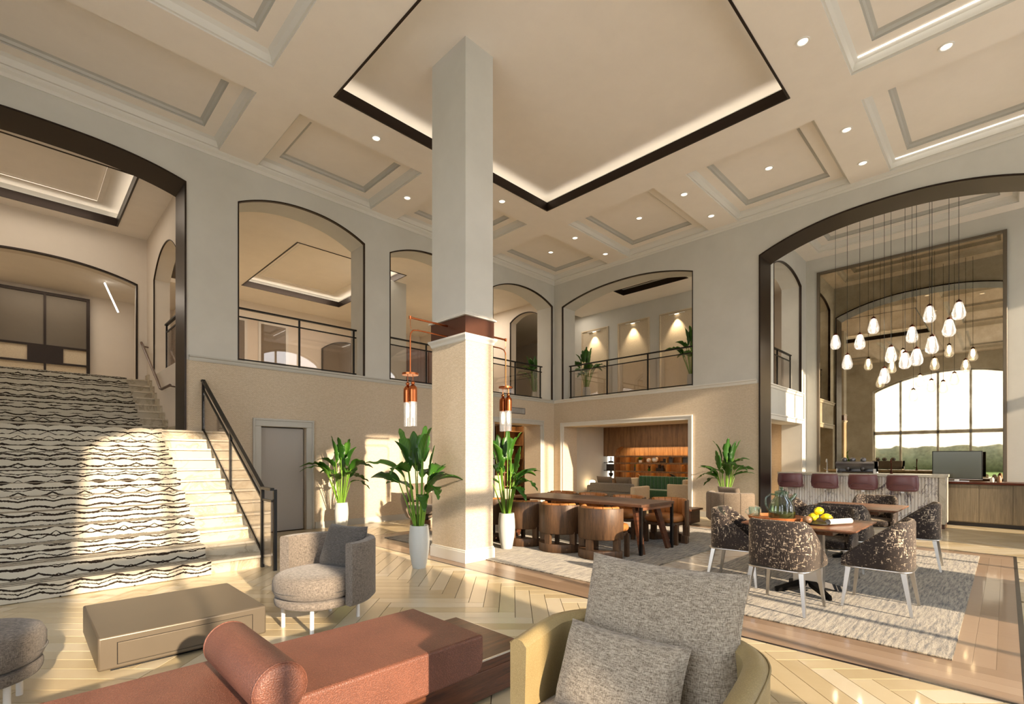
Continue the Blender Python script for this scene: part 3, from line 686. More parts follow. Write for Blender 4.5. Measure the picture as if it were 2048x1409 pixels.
# stepped skirting along the right wall of the upper flight
sk = [(10.66, 1.92), (11.72, 1.92)]
for i in range(8): sk += [(11.72+i*.275, 1.92+.16*(i+1)+.12), (11.72+(i+1)*.275, 1.92+.16*(i+1)+.12)]
sk[1:2] = [(10.66, 2.04), (11.72, 2.04)]; sk.append((13.92, 1.92))
MB().prism(sk, 2.06, 2.098, 'x').build('stepped_skirting', 'stair_stone', stc)
# runner
path = [(SY-.042, .002)]
for i in range(12): path += [(SY-.042+i*RUN, RISE*(i+1)+.008), (SY-.042+(i+1)*RUN if i < 11 else 11.755, RISE*(i+1)+.008)]
for i in range(8): path += [(11.755+i*.275, 1.92+RISE*(i+1)+.008), (11.755+(i+1)*.275 if i < 7 else 14.05, 1.92+RISE*(i+1)+.008)]
top = [(p[0]-.012, p[1]+.006) for p in path]
loop = top + path[::-1]
MB().loft([[(x, p[0], p[1]) for p in loop] for x in (-1.10, 1.69)], cap=False).build('stair_runner', 'runner_print')
tag(bpy.data.objects['stair_runner'], 'cream carpet runner with dark wavy ink lines covering the stairs', 'carpet')
# stair railing
sr = thing('stair_railing', 'black metal stair railing with glass panels and sloped double handrail', 'railing', (2.29, 6.97, 0))
sl_ = RISE/RUN
def zr(y, h): return h+y*sl_
Ye = 2.95
for y, z0, z1 in ((0, 0, 1.05), (1.38, .9, zr(1.38, 1.05)), (Ye, 1.92, zr(Ye, 1.05)-.02)): MB().box(-.02, .02, y-.02, y+.02, z0 if y else 0, z1).build('post', 'black_metal', sr)
MB().box(-.02+.04, .02+.04, -.36, -.32, 0, 1.04).build('post', 'black_metal', sr)
MB().obox((0, 0, 1.05), (0, Ye, zr(Ye, 1.05)), (.05, .035), (.05, .035)).build('handrail', 'black_metal', sr)
MB().obox((.0, -.36, 1.045), (0, .01, 1.05), (.035, .05), (.035, .05)).build('handrail', 'black_metal', sr)
MB().obox((0, Ye-.02, zr(Ye, 1.05)), (0, Ye+.06, zr(Ye, 1.05)), (.035, .05), (.035, .05)).build('handrail', 'black_metal', sr)
MB().obox((0, 0, .90), (0, Ye, zr(Ye, .90)), (.025, .025), (.025, .025)).build('mid_rail', 'black_metal', sr)
MB().obox((0, -.36, .895), (0, 0, .90), (.025, .025), (.025, .025)).build('mid_rail', 'black_metal', sr)
MB().obox((0, 0, .2), (0, Ye, zr(Ye, .2)), (.03, .03), (.03, .03)).build('bottom_rail', 'black_metal', sr)
for a, b2 in ((.03, 1.35), (1.41, Ye-.03)):
    MB().prism([(a, zr(a, .22)), (b2, zr(b2, .22)), (b2, zr(b2, .88)), (a, zr(a, .88))], -.005, .005, 'x').build('glass_panel', 'rail_glass', sr)
MB().box(-.005, .005, -.31, -.03, .05, .88).build('glass_panel', 'rail_glass', sr)
wh = thing('wall_handrail', 'brown tubular handrail fixed to the upper stairwell wall', 'handrail', (2.0, 11.0, 2.0))
MB().tube([(0, 0, .80), (0, .75, .80), (0, .90, .83), (0, 1.2, 1.03), (0, 3.15, 2.17), (0, 3.22, 2.18)], .026, 10).build('rail', 'rail_brown', wh, smooth=60)
for y, z in ((.1, .80), (2.8, 1.97)): MB().tube([(0, y, z), (.1, y, z-.01)], .014, 8).build('bracket', 'rail_brown', wh)
# ---------------- balustrades in the gallery arches
def balustrade(label, axis, pos, u0, u1, posts, zb=ZR+.02, h=1.06, loop=False):
    loc = (u0, pos, zb) if axis == 'x' else (pos, u0, zb)
    r = thing('balcony_railing', label, 'railing', loc, 0 if axis == 'x' else PI/2, 'gallery balustrades'); L = u1-u0
    MB().box(0, L, -.03, .03, h-.03, h).build('top_rail', 'black_metal', r); MB().box(0, L, -.012, .012, h-.19, h-.165).build('mid_rail', 'black_metal', r); MB().box(0, L, -.012, .012, .06, .085).build('bottom_rail', 'black_metal', r)
    for p in posts: MB().box(p-u0-.016, p-u0+.016, -.016, .016, 0, h-.02).build('post', 'black_metal', r)
    e = [posts[0] if posts[0] <= u0+.1 else u0]+[p for p in posts if u0+.1 < p < u1-.12]+[u1-.06]
    for a, b2 in zip(e[:-1], e[1:]): MB().box(a-u0+.025, b2-u0-.025, -.005, .005, .095, h-.195).build('glass_panel', 'rail_glass', r)
    return r
balustrade('black glass-panelled balcony railing in the large arch next to the stairs', 'x', 10.30, 2.87, 5.36, [2.9, 4.1, 5.30])
balustrade('black glass-panelled balcony railing in the arch half hidden by the column', 'x', 10.30, 6.04, 8.53, [6.1, 7.25, 8.47])
balustrade('black glass-panelled balcony railing in the arch left of the inner corner', 'x', 10.30, 9.25, 11.62, [9.3, 10.43, 11.55])
balustrade('black glass-panelled balcony railing in the wide arch right of the inner corner', 'y', 12.17, 5.52, 9.63, [5.57, 6.92, 8.24, 9.58])
balustrade('short black balcony railing seen through the side arch of the stairwell', 'y', 2.25, 11.0, 12.75, [11.05, 12.7])
def fill_light(x, y, z, e, sx, sy, col=(1, .86, .70)):  # area lamps added to brighten the rooms, no fitting behind them
    l = bpy.data.lights.new('fill_light', 'AREA'); l.shape = 'RECTANGLE'; l.size = sx; l.size_y = sy; l.energy = e; l.color = col
    o = bpy.data.objects.new('fill_light', l); COL.objects.link(o); o.location = (x, y, z)
fill_light(6.2, 13.9, GC+.25, 110, 2.6, 3.6); fill_light(.17, 12.2, 6.74, 32, 2.2, 2.2); fill_light(10.5, 13.0, GC-.02, 60, 1.5, 1.5); fill_light(.5, 15.8, 5.72, 22, 2, 1.5); fill_light(13.3, 10.5, 6.40, 9, 1, .6); fill_light(13.3, 5.0, 6.40, 14, 1, .6)
fill_light(13.5, 7.5, 2.49, 14, 1, 3, (1, .82, .62))
# ---------------- library lounge behind the right wall
struct(box('wall_library_left', 'plaster', 12.5, 15.2, 10.0, 10.1, 0, 2.62)); struct(box('wall_library_right', 'plaster', 12.5, 15.2, 5.0, 5.1, 0, 2.62)); struct(box('ceiling_library', 'cream_paint', 12.5, 15.2, 5.0, 10.1, 2.50, 2.60))
wlb = struct(box('wall_library_back', 'niche_wood', 14.85, 15.0, 5.0, 10.1, 0, 2.6))
# front panelling with arched shelf niche (opening between Y=5.1 and 9.55)
def nz(y): 
    return 1.83 if y < 9.2 else 1.50+.33*math.sqrt(max(0, 1-((y-9.2)/.35)**2))
mb = MB()
ysn = [5.1, 9.2]+[9.2+.35*i/10 for i in range(1, 11)]
for a, b2 in zip(ysn[:-1], ysn[1:]): mb.add([(14.55, a, nz(a)), (14.55, b2, nz(b2)), (14.55, b2, 2.5), (14.55, a, 2.5), (14.85, a, nz(a)), (14.85, b2, nz(b2))], [(0, 1, 2, 3), (0, 1, 5, 4)])
mb.build('niche_surround', 'library_wood', wlb)
box('panelling', 'library_wood', 14.55, 14.56, 9.55, 10.0, 1.5, 2.5, wlb); box('panelling', 'library_wood', 14.56, 14.85, 9.53, 9.58, 0, 1.5, wlb); box('panelling', 'library_wood', 14.55, 14.85, 9.55, 10.0, 0, .72, wlb)
box('lit_backing', 'niche_white', 14.80, 14.84, 9.62, 10.0, .74, 1.5, wlb)
for z in (.72, 1.0, 1.28, 1.51):
    box('shelf', 'shelf_gold', 14.56, 14.85, 5.1, 9.53, z-.012, z+.008, wlb)
    box('shelf', 'dark_object', 14.56, 14.85, 9.58, 10.0, z-.012, z+.008, wlb)
for z in (1.0, 1.28, 1.51, 1.83):
    box('shelf_led', 'shelf_glow', 14.66, 14.69, 5.2, 9.5 if z < 1.6 else 9.15, z-.026, z-.014, wlb); box('shelf_lip', 'library_wood', 14.55, 14.565, 5.1, 9.53 if z < 1.6 else 9.2, z-.045, z+.008, wlb)
for y in (9.1, 8.73, 8.17, 7.64, 7.14, 6.6, 6.05, 5.5): box('divider', 'shelf_gold', 14.57, 14.85, y-.008, y+.008, .72, 1.51, wlb)
# ---------------- bar room
BDW = (12.75, 15.3, 0, 2.38, 2.38, 2); BAR = (13.0, 15.3, ZR+.02, 6.2, 6.46, 2.2)
wall('wall_bar_side', 'plaster', 'x', 4.0, .5, 12.5, 15.9, 0, 3.15, [BDW])
bs = wall('wall_bar_side_upper', 'plaster', 'x', 4.0, .5, 12.5, 15.9, 3.15, ZC+.4, [BAR])
arch_frame('arch_edge', 'bronze', 'x', 4.0, -.012, .05, BAR, .022, bs)
struct(rail_prof(MB(), 'x', 4.0, 12.54, 15.4, -1).build('trim_6', 'trim_white'))
d5 = bpy.data.objects.new('door_5', None); COL.objects.link(d5); d5['kind'] = 'structure'; casing('x', 4.0, BDW, .12, -1, d5, 'trim_white')
struct(box('wall_passage', 'wallpaper', 12.5, 16.0, 4.9, 5.0, 0, 2.6)); struct(box('wall_passage_end', 'wallpaper', 15.5, 15.6, 4.5, 4.9, 0, 2.6)); struct(box('ceiling_passage', 'cream_paint', 12.5, 16, 4.5, 5.0, 2.50, 2.6))
balustrade('short black balcony railing in the side arch above the bar', 'x', 4.25, 13.02, 15.24, [13.1, 14.1, 15.2])
struct(box('wall_bar_back', 'plaster', 15.76, 15.9, -4.4, 4.0, 0, ZC+.4))
BC = 7.0
bc = ceiling_hole('ceiling_bar', 12.4, 15.8, -4.4, 4.1, BC, [(12.95, 15.35, -.2, 3.6), (12.95, 15.35, -3.9, -.9)])
coffer(12.95, 15.35, -.2, 3.6, BC, bc, None); coffer(12.95, 15.35, -3.9, -.9, BC, bc, None)
# outside
struct(box('ground', 'grass', -70, 60, -70, -4.41, -.3, -.14)); struct(box('ground_west', 'grass', -70, -3.91, -4.41, 60, -.3, -.14))
struct(box('bounce_terrace', 'bounce_paving', -24, -3.91, -40, 40, -.14, -.10)); struct(box('bounce_terrace_south', 'bounce_paving', -3.91, 50, -40, -4.41, -.14, -.10))  # added pale ground that bounces sun up to the ceilings
hd = MB(); 
for row in range(2):
    k = 240; x0 = -45-row*4; rings = []
    for i in range(k+1):
        y = -60+120*i/k; h = 2.5+.12*math.sin(i*1.1)+.15*math.sin(i*.11+row)+random.random()*.3
        rings.append([(x0-1.5, y, -.2), (x0+1.5, y, -.2), (x0+1.9, y, h*.5), (x0+.7, y, h), (x0-.7, y, h), (x0-1.9, y, h*.5)])
    hd.loft(rings)
h = hd.build('tree_line', 'hedge', smooth=80); h['kind'] = 'stuff'; tag(h, 'hazy line of dark trees far outside the tall window', 'trees')
# ================================================================== THINGS
# ---------------- downlights
DL = [(4.34, 7.63, 0, 'on the beam left of the column near the dark tray edge'), (5.8, 8.92, 0, 'on the short beam left of the column by the balcony wall'), (7.31, 7.61, 0, 'on the beam right of the column under the dark tray edge'),
      (9.81, 7.59, 0, 'on the corner beam nearer the dark tray corner'), (11.16, 7.61, 0, 'on the corner beam nearer the right wall'), (10.45, 8.93, .225, 'in the coffer of the inner corner'),
      (10.45, 6.17, .225, 'in the coffer second from the inner corner'), (9.79, 4.73, 0, 'on the second right beam, inner end'), (11.1, 4.72, 0, 'on the second right beam, wall end'), (10.45, 3.3, .225, 'in the coffer third from the inner corner'),
      (9.78, 1.88, 0, 'on the third right beam, inner end'), (11.1, 1.88, 0, 'on the third right beam, wall end'), (7.3, 1.89, 0, 'on the wide beam beside the right tray corner'), (8.74, .56, 0, 'highest at the upper right of the ceiling')]
pd = None
for (x, y, dz, lab) in DL:
    L = 'round white recessed downlight ' + lab
    if pd is None:
        pd = thing('downlight', L, 'lamp', (x, y, ZC+dz), 0, 'recessed ceiling downlights')
        MB().lathe([(.085, -.001), (.085, -.012), (.066, -.012), (.058, -.002)], seg=24).build('trim_ring', 'white_metal', pd, smooth=40); MB().lathe([(.0585, -.0035), (.0585, -.006)], seg=24).build('lens', 'lamp_disc', pd)
    else: dup(pd, (x, y, ZC+dz), 0, L)
# ---------------- rugs
def rug(name, label, x0, x1, y0, y1, mat, t=.012):
    o = MB().box(-(x1-x0)/2, (x1-x0)/2, -(y1-y0)/2, (y1-y0)/2, 0, t).build(name, mat, bevel=.004); o.location = ((x0+x1)/2, (y0+y1)/2, .0005); return tag(o, label, 'rug')
rug('dining_rug', 'grey and beige streaked rug under the square dining tables', 4.71, 9.94, .27, 2.73, 'rug_streak')
rug('long_rug', 'grey and beige streaked rug under the long wooden table', 4.68, 9.94, 3.28, 7.94, 'rug_streak')
rug('lounge_rug', 'blue-grey marbled rug in front of the leather bench', -1.6, 1.95, -.6, 2.02, 'foreground_rug', .008)
# ---------------- leather bench
bn = thing('leather_bench', 'long rust leather bench on a dark wood plinth', 'bench', (1.91, 2.5, 0))
pr = [(-.0, .42), (-.015, .425), (-3.2, .425), (-3.2, .20), (-.08, .20), (-.045, .207), (-.018, .225), (-.004, .255), (0, .29)]
MB().loft([[(x, y, z) for x, z in pr] for y in (-.36, .36)]).build('leather_top', 'rust_leather', bn, bevel=.018, seg=3)
MB().box(-3.3, .40, -.33, .40, .03, .195).build('plinth', 'walnut_dark', bn, bevel=.006)
MB().box(-.30, .40, -.33, .40, .195, .262).build('end_shelf', 'walnut_dark', bn, bevel=.004); MB().box(.396, .404, -.33, .40, .25, .262).build('metal_edge', 'chrome', bn); MB().box(-.3, .40, -.335, -.328, .252, .262).build('metal_edge', 'chrome', bn)
bo = thing('bolster', 'brown leather bolster cushion lying across the bench', 'cushion', (.73, 2.36, .43))
rings = []
for y, r in ((-.36, .02), (-.362, .07), (-.357, .09), (-.345, .102), (-.32, .106), (0, .107), (.32, .106), (.345, .102), (.357, .09), (.362, .07), (.36, .02)):
    rings.append([(r*math.cos(2*PI*j/32), y, .108+r*math.sin(2*PI*j/32)) for j in range(32)])
MB().loft(rings).build('cover', 'rust_leather', bo, smooth=60)
for y in (-.342, .342): MB().tube([(.1035*math.cos(2*PI*j/32), y, .108+.1035*math.sin(2*PI*j/32)) for j in range(33)], .004, 6).build('seam', 'rust_leather', bo, smooth=60)
# ---------------- coffee table
ct = thing('coffee_table', 'low square bronze-toned coffee table with a drawer front', 'table', (.895, 4.75, 0))
MB().box(-.525, .525, -.52, .52, .03, .255).build('body', 'taupe_metal', ct, bevel=.014, seg=3); MB().box(-.45, .45, -.45, .45, 0, .03).build('recessed_base', 'black_metal', ct)
MB().box(-.42, .42, -.5225, -.50, .065, .20).build('drawer_front', 'taupe_metal', ct, bevel=.002)
for a, b2, c, d in ((-.424, -.42, .061, .204), (.42, .424, .061, .204), (-.424, .424, .204, .207), (-.424, .424, .058, .061)): MB().box(a, b2, -.5208, -.51, c, d).build('shadow_gap', 'black_metal', ct)
# ---------------- grey swivel armchairs (front +X)
def shell_arc(mb, r_in, r_out, a0, a1, z0, zt, n=28, rnd=.03):
    rings = []
    for i in range(n+1):
        a = a0+(a1-a0)*i/n; z1 = zt(a) if callable(zt) else zt; c, s = math.cos(a), math.sin(a); m_ = (r_in+r_out)/2
        prof = [(r_in, z0+.01), (r_in, z1-rnd), (r_in+.3*rnd, z1-.3*rnd), (m_, z1), (r_out-.3*rnd, z1-.3*rnd), (r_out, z1-rnd), (r_out, z0+rnd), (r_out-rnd, z0), (r_in+.01, z0)]
        rings.append([(r*c, r*s, z) for r, z in prof])
    return mb.loft(rings)
def grey_armchair(label, loc, rz):
    t = thing('armchair', label, 'armchair', loc, rz, 'round grey lounge armchairs')
    mb = MB(); shell_arc(mb, .36, .46, math.radians(80), math.radians(280), .21, .74); mb.build('backrest', 'grey_tweed', t, smooth=50)
    mb = MB(); cushion(mb, .365, .355, .27, .46, 2.2, .055, (.03, 0), puff=.012); mb.build('seat_cushion', 'grey_tweed', t, smooth=60)
    MB().tube([(.03+.368*math.cos(2*PI*j/40), .357*math.sin(2*PI*j/40), .335) for j in range(41)], .005, 6).build('piping', 'dark_tweed', bpy.data.objects['seat_cushion'] if False else t, smooth=60)
    mb = MB(); cushion(mb, .36, .35, .20, .268, 2.2, .02, (.02, 0)); mb.build('seat_base', 'grey_tweed', t, smooth=60)
    for a in (35, 145, 215, 325):
        c, s = math.cos(math.radians(a)), math.sin(math.radians(a)); MB().tube([(.31*c, .31*s, .21), (.31*c, .31*s, 0)], .017, 10).build('leg', 'white_metal', t, smooth=60)
    p = pillow(.46, .40, .15); xform(p, Matrix.Translation((-.20, .05, .64)) @ Matrix.Rotation(math.radians(90), 4, 'Z') @ Matrix.Rotation(math.radians(-22), 4, 'X')); p.build('back_pillow', 'dark_tweed', t, smooth=70)
    return t
grey_armchair('grey round-seated armchair with a dark pillow beside the coffee table', (1.90, 4.28, 0), math.radians(197))
grey_armchair('grey round-seated armchair cut off at the left edge', (-.27, 4.12, 0), math.radians(-8))
# ---------------- gold shell armchair (front +X)
g = thing('shell_armchair', 'olive-gold leather shell armchair with grey woven cushions in the foreground', 'armchair', (1.62, 1.0, 0), math.radians(184))
def ushell(mb, path, th, zt, zb, rnd=.025):
    rings = []; n_ = len(path)
    for i in range(n_):
        a, b2 = path[max(i-1, 0)], path[min(i+1, n_-1)]; dx, dy = b2[0]-a[0], b2[1]-a[1]; l = math.hypot(dx, dy); nx, ny = -dy/l, dx/l
        x, y = path[i]; z1 = zt(x, y); z0 = zb(x, y)
        prof = [(0, z0+.01), (0, z1-rnd), (-.25*th, z1-.15*rnd), (-.5*th, z1), (-.75*th, z1-.15*rnd), (-th, z1-rnd), (-th*.9, (z0+z1)/2), (-th*.75, z0+rnd), (-th*.5, z0), (-.01, z0)]
        rings.append([(x+nx*d, y+ny*d, z) for d, z in prof])
    return mb.loft(rings)
def upath(a, b2, xf, n=3.0, k=36):
    pts = [(xf, -b2), (xf*.5, -b2)]
    for i in range(k+1):
        t = -PI/2+PI*i/k; pts.append((-a*abs(math.cos(t))**(2/n), b2*math.copysign(abs(math.sin(t))**(2/n), math.sin(t))))
    return pts+[(xf*.5, b2), (xf, b2)]
mb = MB(); ushell(mb, upath(.42, .46, .15, 2.6), .085, lambda x, y: .75-.07*max(0, (x+.1)/.42), lambda x, y: .12); mb.build('shell', 'gold_leather', g, smooth=45)
ins = upath(.42, .46, .15, 2.6)
MB().tube([(x, y, .728-.07*max(0, (x+.1)/.42)) for x, y in ins], .004, 6).build('piping', 'gold_leather', g, smooth=60)
mb = MB(); cushion(mb, .40, .40, .24, .44, 4, .06, (.05, 0), puff=.03); mb.build('seat_cushion', 'light_tweed', g, smooth=60)
mb = MB(); cushion(mb, .36, .38, .10, .24, 4, .02, (.02, 0)); mb.build('seat_base', 'gold_leather', g, smooth=60)
for x, y in ((.26, .3), (.26, -.3), (-.26, .3), (-.26, -.3)): MB().tube([(x, y, .11), (x, y, 0)], .02, 10).build('leg', 'chrome', g, smooth=60)
p = pillow(.70, .58, .22); xform(p, Matrix.Translation((-.27, -.02, .72)) @ Matrix.Rotation(math.radians(90), 4, 'Z') @ Matrix.Rotation(math.radians(-17), 4, 'X')); p.build('back_pillow', 'light_tweed', g, smooth=70)
p = pillow(.52, .34, .18); xform(p, Matrix.Translation((-.03, -.06, .60)) @ Matrix.Rotation(math.radians(90), 4, 'Z') @ Matrix.Rotation(math.radians(-24), 4, 'X')); p.build('lumbar_pillow', 'light_tweed', g, smooth=70)
# ---------------- dining chairs (front +X)
def dining_chair(label):
    t = thing('dining_chair', label, 'chair', group='fleck-patterned dining chairs')
    def zt(x, y): return .85-.36*max(0, min(1, (x+.20)/.46))**1.15
    mb = MB(); ushell(mb, upath(.27, .29, .26, 3.4), .055, zt, lambda x, y: .40); mb.build('backrest', 'fleck_fabric', t, smooth=50)
    mb = MB(); cushion(mb, .275, .255, .40, .49, 5, .03, (.01, 0), puff=.015); mb.build('seat', 'fleck_fabric', t, smooth=60)
    mb = MB(); cushion(mb, .28, .28, .385, .40, 5, .004, (0, 0)); mb.build('seat_frame', 'chrome', t, smooth=60)
    for sx, sy in ((1, 1), (1, -1), (-1, 1), (-1, -1)):
        MB().obox((.21*sx, .22*sy, .39), (.265*sx-.01, .265*sy, 0), .042, .022).build('leg', 'chrome', t)
    return t
T1, T2 = (6.02, 1.5), (8.53, 1.5)
ch = dining_chair('fleck-patterned tub chair, back to the viewer, at the near dining table'); ch.location = (5.27, 1.52, .0135); ch.rotation_euler[2] = math.radians(-4)
for loc, rz, lab in (((5.92, .87), 90, 'fleck-patterned tub chair on the right side of the near dining table'), ((5.97, 2.22), -84, 'fleck-patterned tub chair on the left side of the near dining table'),
                     ((6.80, 1.5), 180, 'fleck-patterned tub chair behind the lemons, facing the viewer'), ((7.62, 1.5), 0, 'fleck-patterned tub chair between the two dining tables, back to the viewer'),
                     ((9.38, 1.45), 180, 'fleck-patterned tub chair farthest away, in front of the bar'), ((8.42, .86), 92, 'fleck-patterned tub chair on the right side of the rear dining table'), ((8.55, 2.25), -90, 'fleck-patterned tub chair on the left side of the rear dining table')):
    dup(ch, (loc[0], loc[1], .0135), math.radians(rz), lab)
# ---------------- square dining tables
def dining_table(label):
    t = thing('dining_table', label, 'table', group='square dining tables')
    e = .515; r0 = [(-e, -e), (e, -e), (e, e), (-e, e)]
    MB().loft([[(x*q, y*q, z) for x, y in r0] for q, z in ((.90, .712), (.995, .732), (1, .735), (1, .745), (.995, .748))]).build('table_top', 'walnut', t)
    MB().box(-.28, .28, -.28, .28, .655, .712).build('under_frame', 'walnut', t)
    MB().box(-.05, .05, -.14, .14, .05, .655).build('pedestal', 'chrome', t)
    for a in (45, 135, 225, 315):
        c, s = math.cos(math.radians(a)), math.sin(math.radians(a)); MB().obox((.03*c, .03*s, .10), (.36*c, .36*s, .015), (.06, .07), (.06, .03)).build('foot', 'black_metal', t)
    return t
tb = dining_table('square walnut dining table holding the glass pitcher and lemons'); tb.location = (*T1, .0135)
dup(tb, (*T2, .0135), 0, 'bare square walnut dining table nearer the bar')
TZ = .7610
ty = tag(MB().lathe([(.01, 0), (.24, 0), (.27, .012), (.285, .045), (.275, .047), (.255, .018), (.01, .014)], seg=40).build('serving_tray', 'tray_wood', smooth=40), 'round wooden serving tray under the green glass pitcher', 'tray'); ty.location = (5.93, 1.80, TZ)
pt = thing('pitcher', 'ribbed green glass pitcher with spout, handle and lid', 'pitcher', (5.92, 1.74, TZ+.0145), math.radians(-50))
rings = []
for r, z in ((.05, 0), (.115, .004), (.128, .03), (.13, .09), (.122, .15), (.10, .20), (.07, .235), (.062, .26), (.066, .29)):
    rings.append([(r*(1+.025*math.cos(12*2*PI*j/72))*math.cos(2*PI*j/72), r*(1+.025*math.cos(12*2*PI*j/72))*math.sin(2*PI*j/72), z) for j in range(72)])
MB().loft(rings).build('body', 'green_glass', pt, smooth=70)
MB().lathe([(.02, .012), (.108, .012), (.118, .035), (.12, .075), (.01, .08)], seg=30).build('tea', 'jar_brown', pt, smooth=60)
MB().tube([(-.065, 0, .27), (-.12, 0, .275), (-.165, 0, .235), (-.17, 0, .17), (-.145, 0, .10), (-.115, 0, .075)], .011, 8).build('handle', 'green_glass', pt, smooth=60)
MB().tube([(.085, 0, .20), (.12, 0, .235), (.15, 0, .28)], [.026, .02, .016], 10).build('spout', 'green_glass', pt, smooth=60)
MB().lathe([(.068, .288), (.07, .30), (.045, .312), (.012, .318), (.012, .33), (.02, .34), (.012, .352)], seg=24).build('lid', 'green_glass', pt, smooth=50)
mg = thing('glass_mug', 'small patterned glass mug beside the green pitcher', 'mug', (5.86, 2.0, TZ+.0145), math.radians(130))
MB().lathe([(.02, 0), (.042, .003), (.06, .05), (.062, .12), (.058, .12), (.055, .05), (.02, .01)], seg=24).build('cup', 'amber_glass', mg, smooth=50); MB().tube([(.058, 0, .1), (.09, 0, .095), (.098, 0, .06), (.06, 0, .035)], .007, 8).build('handle', 'amber_glass', mg, smooth=60)
bw = thing('glass_bowl', 'shallow glass bowl holding the lemons', 'bowl', (6.08, 1.42, TZ)); MB().lathe([(.03, 0), (.06, .002), (.115, .03), (.135, .06), (.13, .06), (.11, .034), (.03, .006)], seg=32).build('bowl_wall', 'clear_glass', bw, smooth=50)
for (x, y, z, a, lab) in ((-.05, .05, .048, 20, 'left'), (.05, -.06, .048, 100, 'right'), (.045, .055, .05, 60, 'rear'), (.0, -.0, .118, 150, 'top')):
    prof = [(.002, -.056), (.012, -.05), (.030, -.036), (.041, -.012), (.042, .010), (.033, .034), (.015, .048), (.008, .056), (.002, .060)]
    mb = MB().lathe(prof, seg=20); xform(mb, Matrix.Rotation(math.radians(a), 4, 'Z') @ Matrix.Rotation(PI/2, 4, 'Y')); o = mb.build('lemon', 'lemon', smooth=70); o.location = (6.08+x, 1.42+y, TZ+z); tag(o, 'yellow lemon at the %s of the pile in the glass bowl' % lab, 'lemon', 'lemons in the bowl')
pp = thing('rolled_paper', 'rolled-up printed magazine lying on the near dining table', 'paper', (5.92, 1.20, TZ+.036), math.radians(-25))
rings = []
for x in (-.16, .16):
    R = []
    for j in range(30): a = 2*PI*j/24; rr = .035-.0006*j; R.append((x, rr*math.cos(a), rr*math.sin(a)))
    for j in reversed(range(30)): a = 2*PI*j/24; rr = .0325-.0006*j; R.append((x, rr*math.cos(a), rr*math.sin(a)))
    rings.append(R)
MB().loft(rings, cap=False).build('sheet', 'paper', pp, smooth=60)
pl = tag(MB().lathe([(.02, 0), (.11, 0), (.16, .012), (.158, .016), (.11, .006), (.02, .006)], seg=36).build('dark_plate', 'dark_object', smooth=40), 'dark shallow plate in front of the lemons', 'plate'); pl.location = (5.86, 1.40, TZ)
fg = thing('dried_fruit', 'brown dried pod lying on the dark plate', 'decoration', (5.80, 1.46, TZ+.0075)); MB().lathe([(.004, 0), (.03, .004), (.045, .03), (.04, .055), (.02, .07), (.004, .075)], seg=16).build('pod', 'jar_brown', fg, smooth=60); MB().tube([(0, 0, .07), (.03, .02, .10), (.07, .03, .11)], .005, 6).build('stalk', 'dark_object', fg, smooth=60)
# ---------------- long table and barrel chairs
lt = thing('long_table', 'long dark wood communal table with splayed wooden legs', 'table', (6.92, 5.10, .0135))
L2 = 1.35
for a, b2 in ((-L2, -.62), (-.615, .29), (.295, L2)): MB().box(-.5, .5, a, b2, .705, .745).build('top_panel', 'walnut_y', lt, bevel=.004)
for y in (-L2+.05, L2-.05): MB().box(-.46, .46, y-.03, y+.03, .655, .705).build('cross_beam', 'walnut', lt)
for sy in (-1, 1):
    for sx in (-1, 1):
        MB().obox((.30*sx, sy*(L2-.22), .70), (.40*sx, sy*(L2-.05), 0), (.13, .05), (.11, .045)).build('leg', 'walnut_dark', lt)
        MB().box(.47*sx-.02, .47*sx+.02, sy*(L2-.03)-.02, sy*(L2-.03)+.02, 0, .705).build('corner_post', 'black_metal', lt)
def barrel_chair(label):
    t = thing('barrel_chair', label, 'chair', group='wooden barrel chairs')
    mb = MB(); shell_arc(mb, .315, .35, math.radians(88), math.radians(272), .28, .72, 30, .012); mb.build('backrest', 'oak_chair', t, smooth=50)
    for k in range(7):      # padded inner back channels
        a0 = math.radians(96+k*24.2); a1 = a0+math.radians(22.6); mb = MB(); shell_arc(mb, .255, .318, a0, a1, .42, .745, 5, .03); mb.build('back_pad', 'orange_leather', t, smooth=60)
    mb = MB(); cushion(mb, .30, .29, .36, .48, 4, .045, (.06, 0), puff=.01); mb.build('seat_cushion', 'orange_leather', t, smooth=60)
    mb = MB(); cushion(mb, .30, .28, .31, .36, 4, .006, (.05, 0)); mb.build('seat_frame', 'oak_chair', t, smooth=60)
    mb = MB(); shell_arc(mb, .24, .35, math.radians(92), math.radians(268), 0, .13, 26, .008); mb.build('base_ring', 'oak_chair', t, smooth=50)
    for a in (105, 180, 255):
        c, s = math.cos(math.radians(a)), math.sin(math.radians(a)); MB().obox((.31*c, .31*s, .12), (.31*c, .31*s, .31), (.05, .10), (.05, .10)).build('post', 'oak_chair', t)
    for sy in (-1, 1): MB().box(.20, .25, sy*.27-.03, sy*.27+.03, 0, .34).build('front_leg', 'oak_chair', t)
    return t
bcx = barrel_chair('wooden barrel chair, back to the viewer, nearest along the long table'); bcx.location = (6.02, 4.16, .0135)
for (x, y, rz, lab) in ((6.02, 4.93, 0, 'wooden barrel chair second along the near side of the long table'), (6.02, 5.70, 0, 'wooden barrel chair third along the near side of the long table'), (6.02, 6.47, 0, 'wooden barrel chair half hidden behind column and plant'),
                        (7.86, 4.10, 180, 'barrel chair with orange seat at the far right of the long table'), (7.86, 4.9, 180, 'barrel chair on the far side of the table, second from the right'), (7.86, 5.7, 180, 'barrel chair on the far side of the table, third from the right'), (7.86, 6.45, 180, 'barrel chair on the far side of the table, farthest left')):
    dup(bcx, (x, y, .0135), math.radians(rz), lab)
